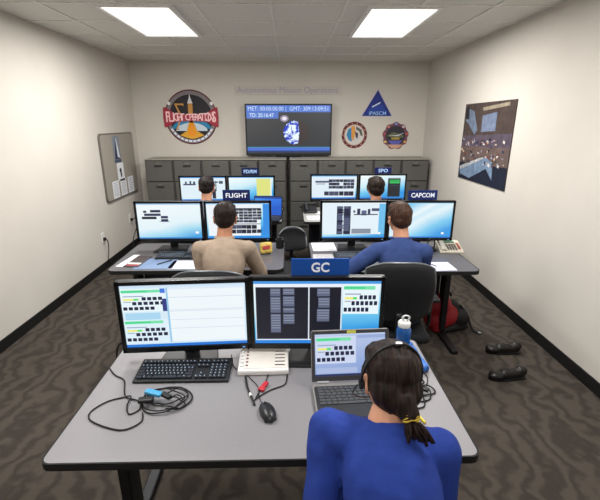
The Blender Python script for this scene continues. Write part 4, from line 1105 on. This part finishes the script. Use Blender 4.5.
T = thing('wall_emblem', 'round dark emblem with ragged colourful rim, right of the two small ones', 'emblem', (1.695, WB-.001, 1.642))
P = [(R_*(1.0+.05*math.sin(9*a))*math.cos(a), R_*(1.0+.05*math.sin(9*a))*math.sin(a)) for a in [2*PI*k/90 for k in range(90)]]
plate(T, 'rim', P, 0, (110, 66, 84)); plate(T, 'field', P_disc(R_*.76), 1, (48, 46, 58))
plate(T, 'green_land', [(-.7*R_, -.02*R_), (-.2*R_, .28*R_), (.5*R_, .12*R_), (.7*R_, -.12*R_), (.1*R_, -.14*R_)], 2, (96, 104, 74))
plate(T, 'white_streak', [(-.6*R_, .02*R_), (.2*R_, .08*R_), (.72*R_, .26*R_), (.2*R_, -.02*R_)], 3, (200, 200, 210))
plate(T, 'violet_base', [(-.55*R_, -.35*R_), (.55*R_, -.35*R_), (.3*R_, -.66*R_), (-.3*R_, -.66*R_)], 3, (96, 96, 176))
plate(T, 'gold_bar', [(-.35*R_, -.12*R_), (.35*R_, -.12*R_), (.3*R_, -.28*R_), (-.3*R_, -.28*R_)], 4, (170, 146, 70))
plate(T, 'tan_base', [(-.62*R_, -.66*R_), (.62*R_, -.66*R_), (.3*R_, -.92*R_), (-.3*R_, -.92*R_)], 5, (206, 160, 130))
for k, (c_) in enumerate(((216, 170, 90), (196, 90, 80), (210, 190, 200), (120, 140, 200), (206, 130, 110), (180, 80, 90), (220, 190, 120))):
    a = math.radians(-30+k*40)
    plate(T, 'rim_patch', [(R_*.90*math.cos(a)+.026*math.cos(t_), R_*.90*math.sin(a)+.018*math.sin(t_)) for t_ in [2*PI*i/10 for i in range(10)]], 2, c_)

# ------------------------------------------------------------------ bulletin board on the left wall (faces +X)
T = thing('bulletin_board', 'grey rounded bulletin board on the left wall', 'board', (WL+.001, 5.95, 1.264), PI/2)
w, h = 1.14, .89
MB().prism(rrect(-w/2, -h/2, w/2, h/2, .06), -.022, 0).build('frame', mat('board_frame', (112, 108, 102), .5, .3), T, bev=.004)
MB().prism(rrect(-w/2+.018, -h/2+.018, w/2-.018, h/2-.018, .05), -.026, -.0225).build('fabric_panel', mat('board_fabric', (158, 152, 142), .95, var=.06, scale=90), T)
def pinned(x, z, w, h, label, name='pinned_sheet', cat='paper', fill=None):
    o = thing(name, label, cat, (WL+.001+.0265, 5.89+x, 1.264+z), PI/2)
    MB().box((0, -.001, 0), (w, .002, h)).build('sheet', fill or paper, o)
    return o
T = pinned(-.03, .225, .23, .36, 'tall picture of a white spire on dark blue pinned high on the bulletin board', 'pinned_picture', 'picture', mat('pic_sky', (128, 136, 150), .6))
m = MB(); m.prism([(-.085, -.13), (.085, -.13), (.03, .05), (.012, .17), (-.015, .17), (-.05, .02)], -.0035, -.0022); m.build('dark_mass', mat('pic_navy', (40, 50, 76), .6), T)
m = MB(); m.prism([(.0, -.10), (.075, -.12), (.04, .04), (.01, .16), (-.005, .16)], -.0048, -.0036); m.build('white_spire', mat('pic_white', (214, 222, 232), .6), T)
MB().box((0, -.003, -.155), (.21, .002, .035)).build('caption_band', mat('pic_band', (70, 82, 106), .6), T)
T = pinned(.02, -.085, .22, .25, 'white sheet with a small black figure below the spire picture')
m = MB(); m.ell((-.01, -.003, .02), (.034, .002, .034)); m.ell((.0, -.003, -.03), (.024, .002, .05)); m.build('black_print', mat('print_black', (36, 34, 38), .8), T)
for k, (x_, lb) in enumerate(((-.21, 'nearest the camera'), (.06, 'in the middle'), (.33, 'farthest from the camera'))):
    T = pinned(x_, -.305+.0*k, .21, .235, 'white printed sheet in the board\'s bottom row, the one %s' % lb)
    l = MB()
    for j in range(8): l.box((0, -.0024, .09-j*.024), (.16-.02*(j % 3), .0008, .006))
    l.build('printed_lines', mat('ink_board', (150, 150, 158), .8), T)

# ------------------------------------------------------------------ photo poster on the right wall (faces -X)
T = thing('photo_poster', 'large photo print of a control room on the right wall', 'poster', (WR-.001, 4.62, 1.62), -PI/2)
w, h = 1.17, .875
MB().box((0, -.004, 0), (w, .008, h)).build('mount', mat('poster_base', (70, 62, 64), .5, var=.3, scale=7), T)
# poster's local +X runs towards the camera
lay = 0
def pq(name, pts, col, l):
    m = MB(); m.prism([(a*w-w/2, h/2-b_*h) for a, b_ in pts], -.0085-.0012*l, -.0083-.0012*(l-1) if l else -.0081)
    m.build(name, mat('poster_%d_%d_%d' % col, col, .45, var=.25, scale=14), T)
pq('upper_wall', [(0, 0), (1, 0), (1, .42), (0, .42)], (72, 60, 56), 1)
pq('window_light', [(.05, .05), (.22, .10), (.34, .34), (.28, .40), (.12, .26), (.04, .22)], (104, 118, 140), 2)
pq('wall_screen', [(.42, .16), (.70, .12), (.70, .34), (.42, .36)], (112, 124, 150), 2)
pq('ceiling_lamps', [(.40, .06), (.9, .02), (.9, .06), (.42, .10)], (150, 140, 120), 2)
pq('dark_doorway', [(.02, .05), (.10, .03), (.12, .20), (.04, .2)], (26, 24, 34), 3)
pq('back_consoles', [(0, .42), (1, .36), (1, .54), (0, .56)], (84, 74, 88), 2)
pq('desk_clutter', [(0, .56), (1, .52), (1, .74), (0, .78)], (100, 84, 80), 3)
pq('floor_shadow', [(0, .78), (1, .72), (1, 1), (0, 1)], (30, 34, 52), 2)
pq('near_console', [(.02, .86), (.60, .66), (.74, .72), (.76, .92), (.62, .80), (.28, .97), (.05, .94)], (112, 134, 160), 4)
pq('console_edge', [(.02, .84), (.52, .66), (.56, .68), (.05, .88)], (176, 178, 180), 5)
pr_ = random.Random(21)
m = MB(); cols = [(196, 176, 160), (40, 34, 44), (150, 150, 168), (120, 70, 60), (210, 206, 200), (60, 64, 90)]
for k in range(90):
    a, b_ = pr_.uniform(.02, .98), pr_.choice([pr_.uniform(.44, .54), pr_.uniform(.56, .76), pr_.uniform(.56, .76)])
    m.mi = k % 6; sx_, sz_ = pr_.uniform(.012, .05), pr_.uniform(.010, .03)
    m.box((a*w-w/2, -.0138-.00005*k, h/2-b_*h), (sx_, .001, sz_), (0, pr_.uniform(-.5, .5), 0))
m.build('printed_detail', [mat('poster_bit_%d' % i, c_, .5) for i, c_ in enumerate(cols)], T)

# ------------------------------------------------------------------ camera, world
th = math.radians(17.370); ps = math.radians(1.3466)
cam = bpy.data.cameras.new('camera'); cam.sensor_width = 36; cam.lens = 406/600*36; cam.clip_start = .02
co = bpy.data.objects.new('camera', cam); C.objects.link(co); co.location = (0, 0, 1.84); co.rotation_euler = (PI/2-th, 0, -ps)
bpy.context.scene.camera = co
wd = bpy.data.worlds.new('world'); bpy.context.scene.world = wd; wd.use_nodes = True
wd.node_tree.nodes['Background'].inputs['Color'].default_value = (.9, .92, 1, 1); wd.node_tree.nodes['Background'].inputs['Strength'].default_value = .35
sc = bpy.context.scene
sc.view_settings.view_transform = 'Standard'; sc.view_settings.look = 'None'; sc.view_settings.exposure = 0
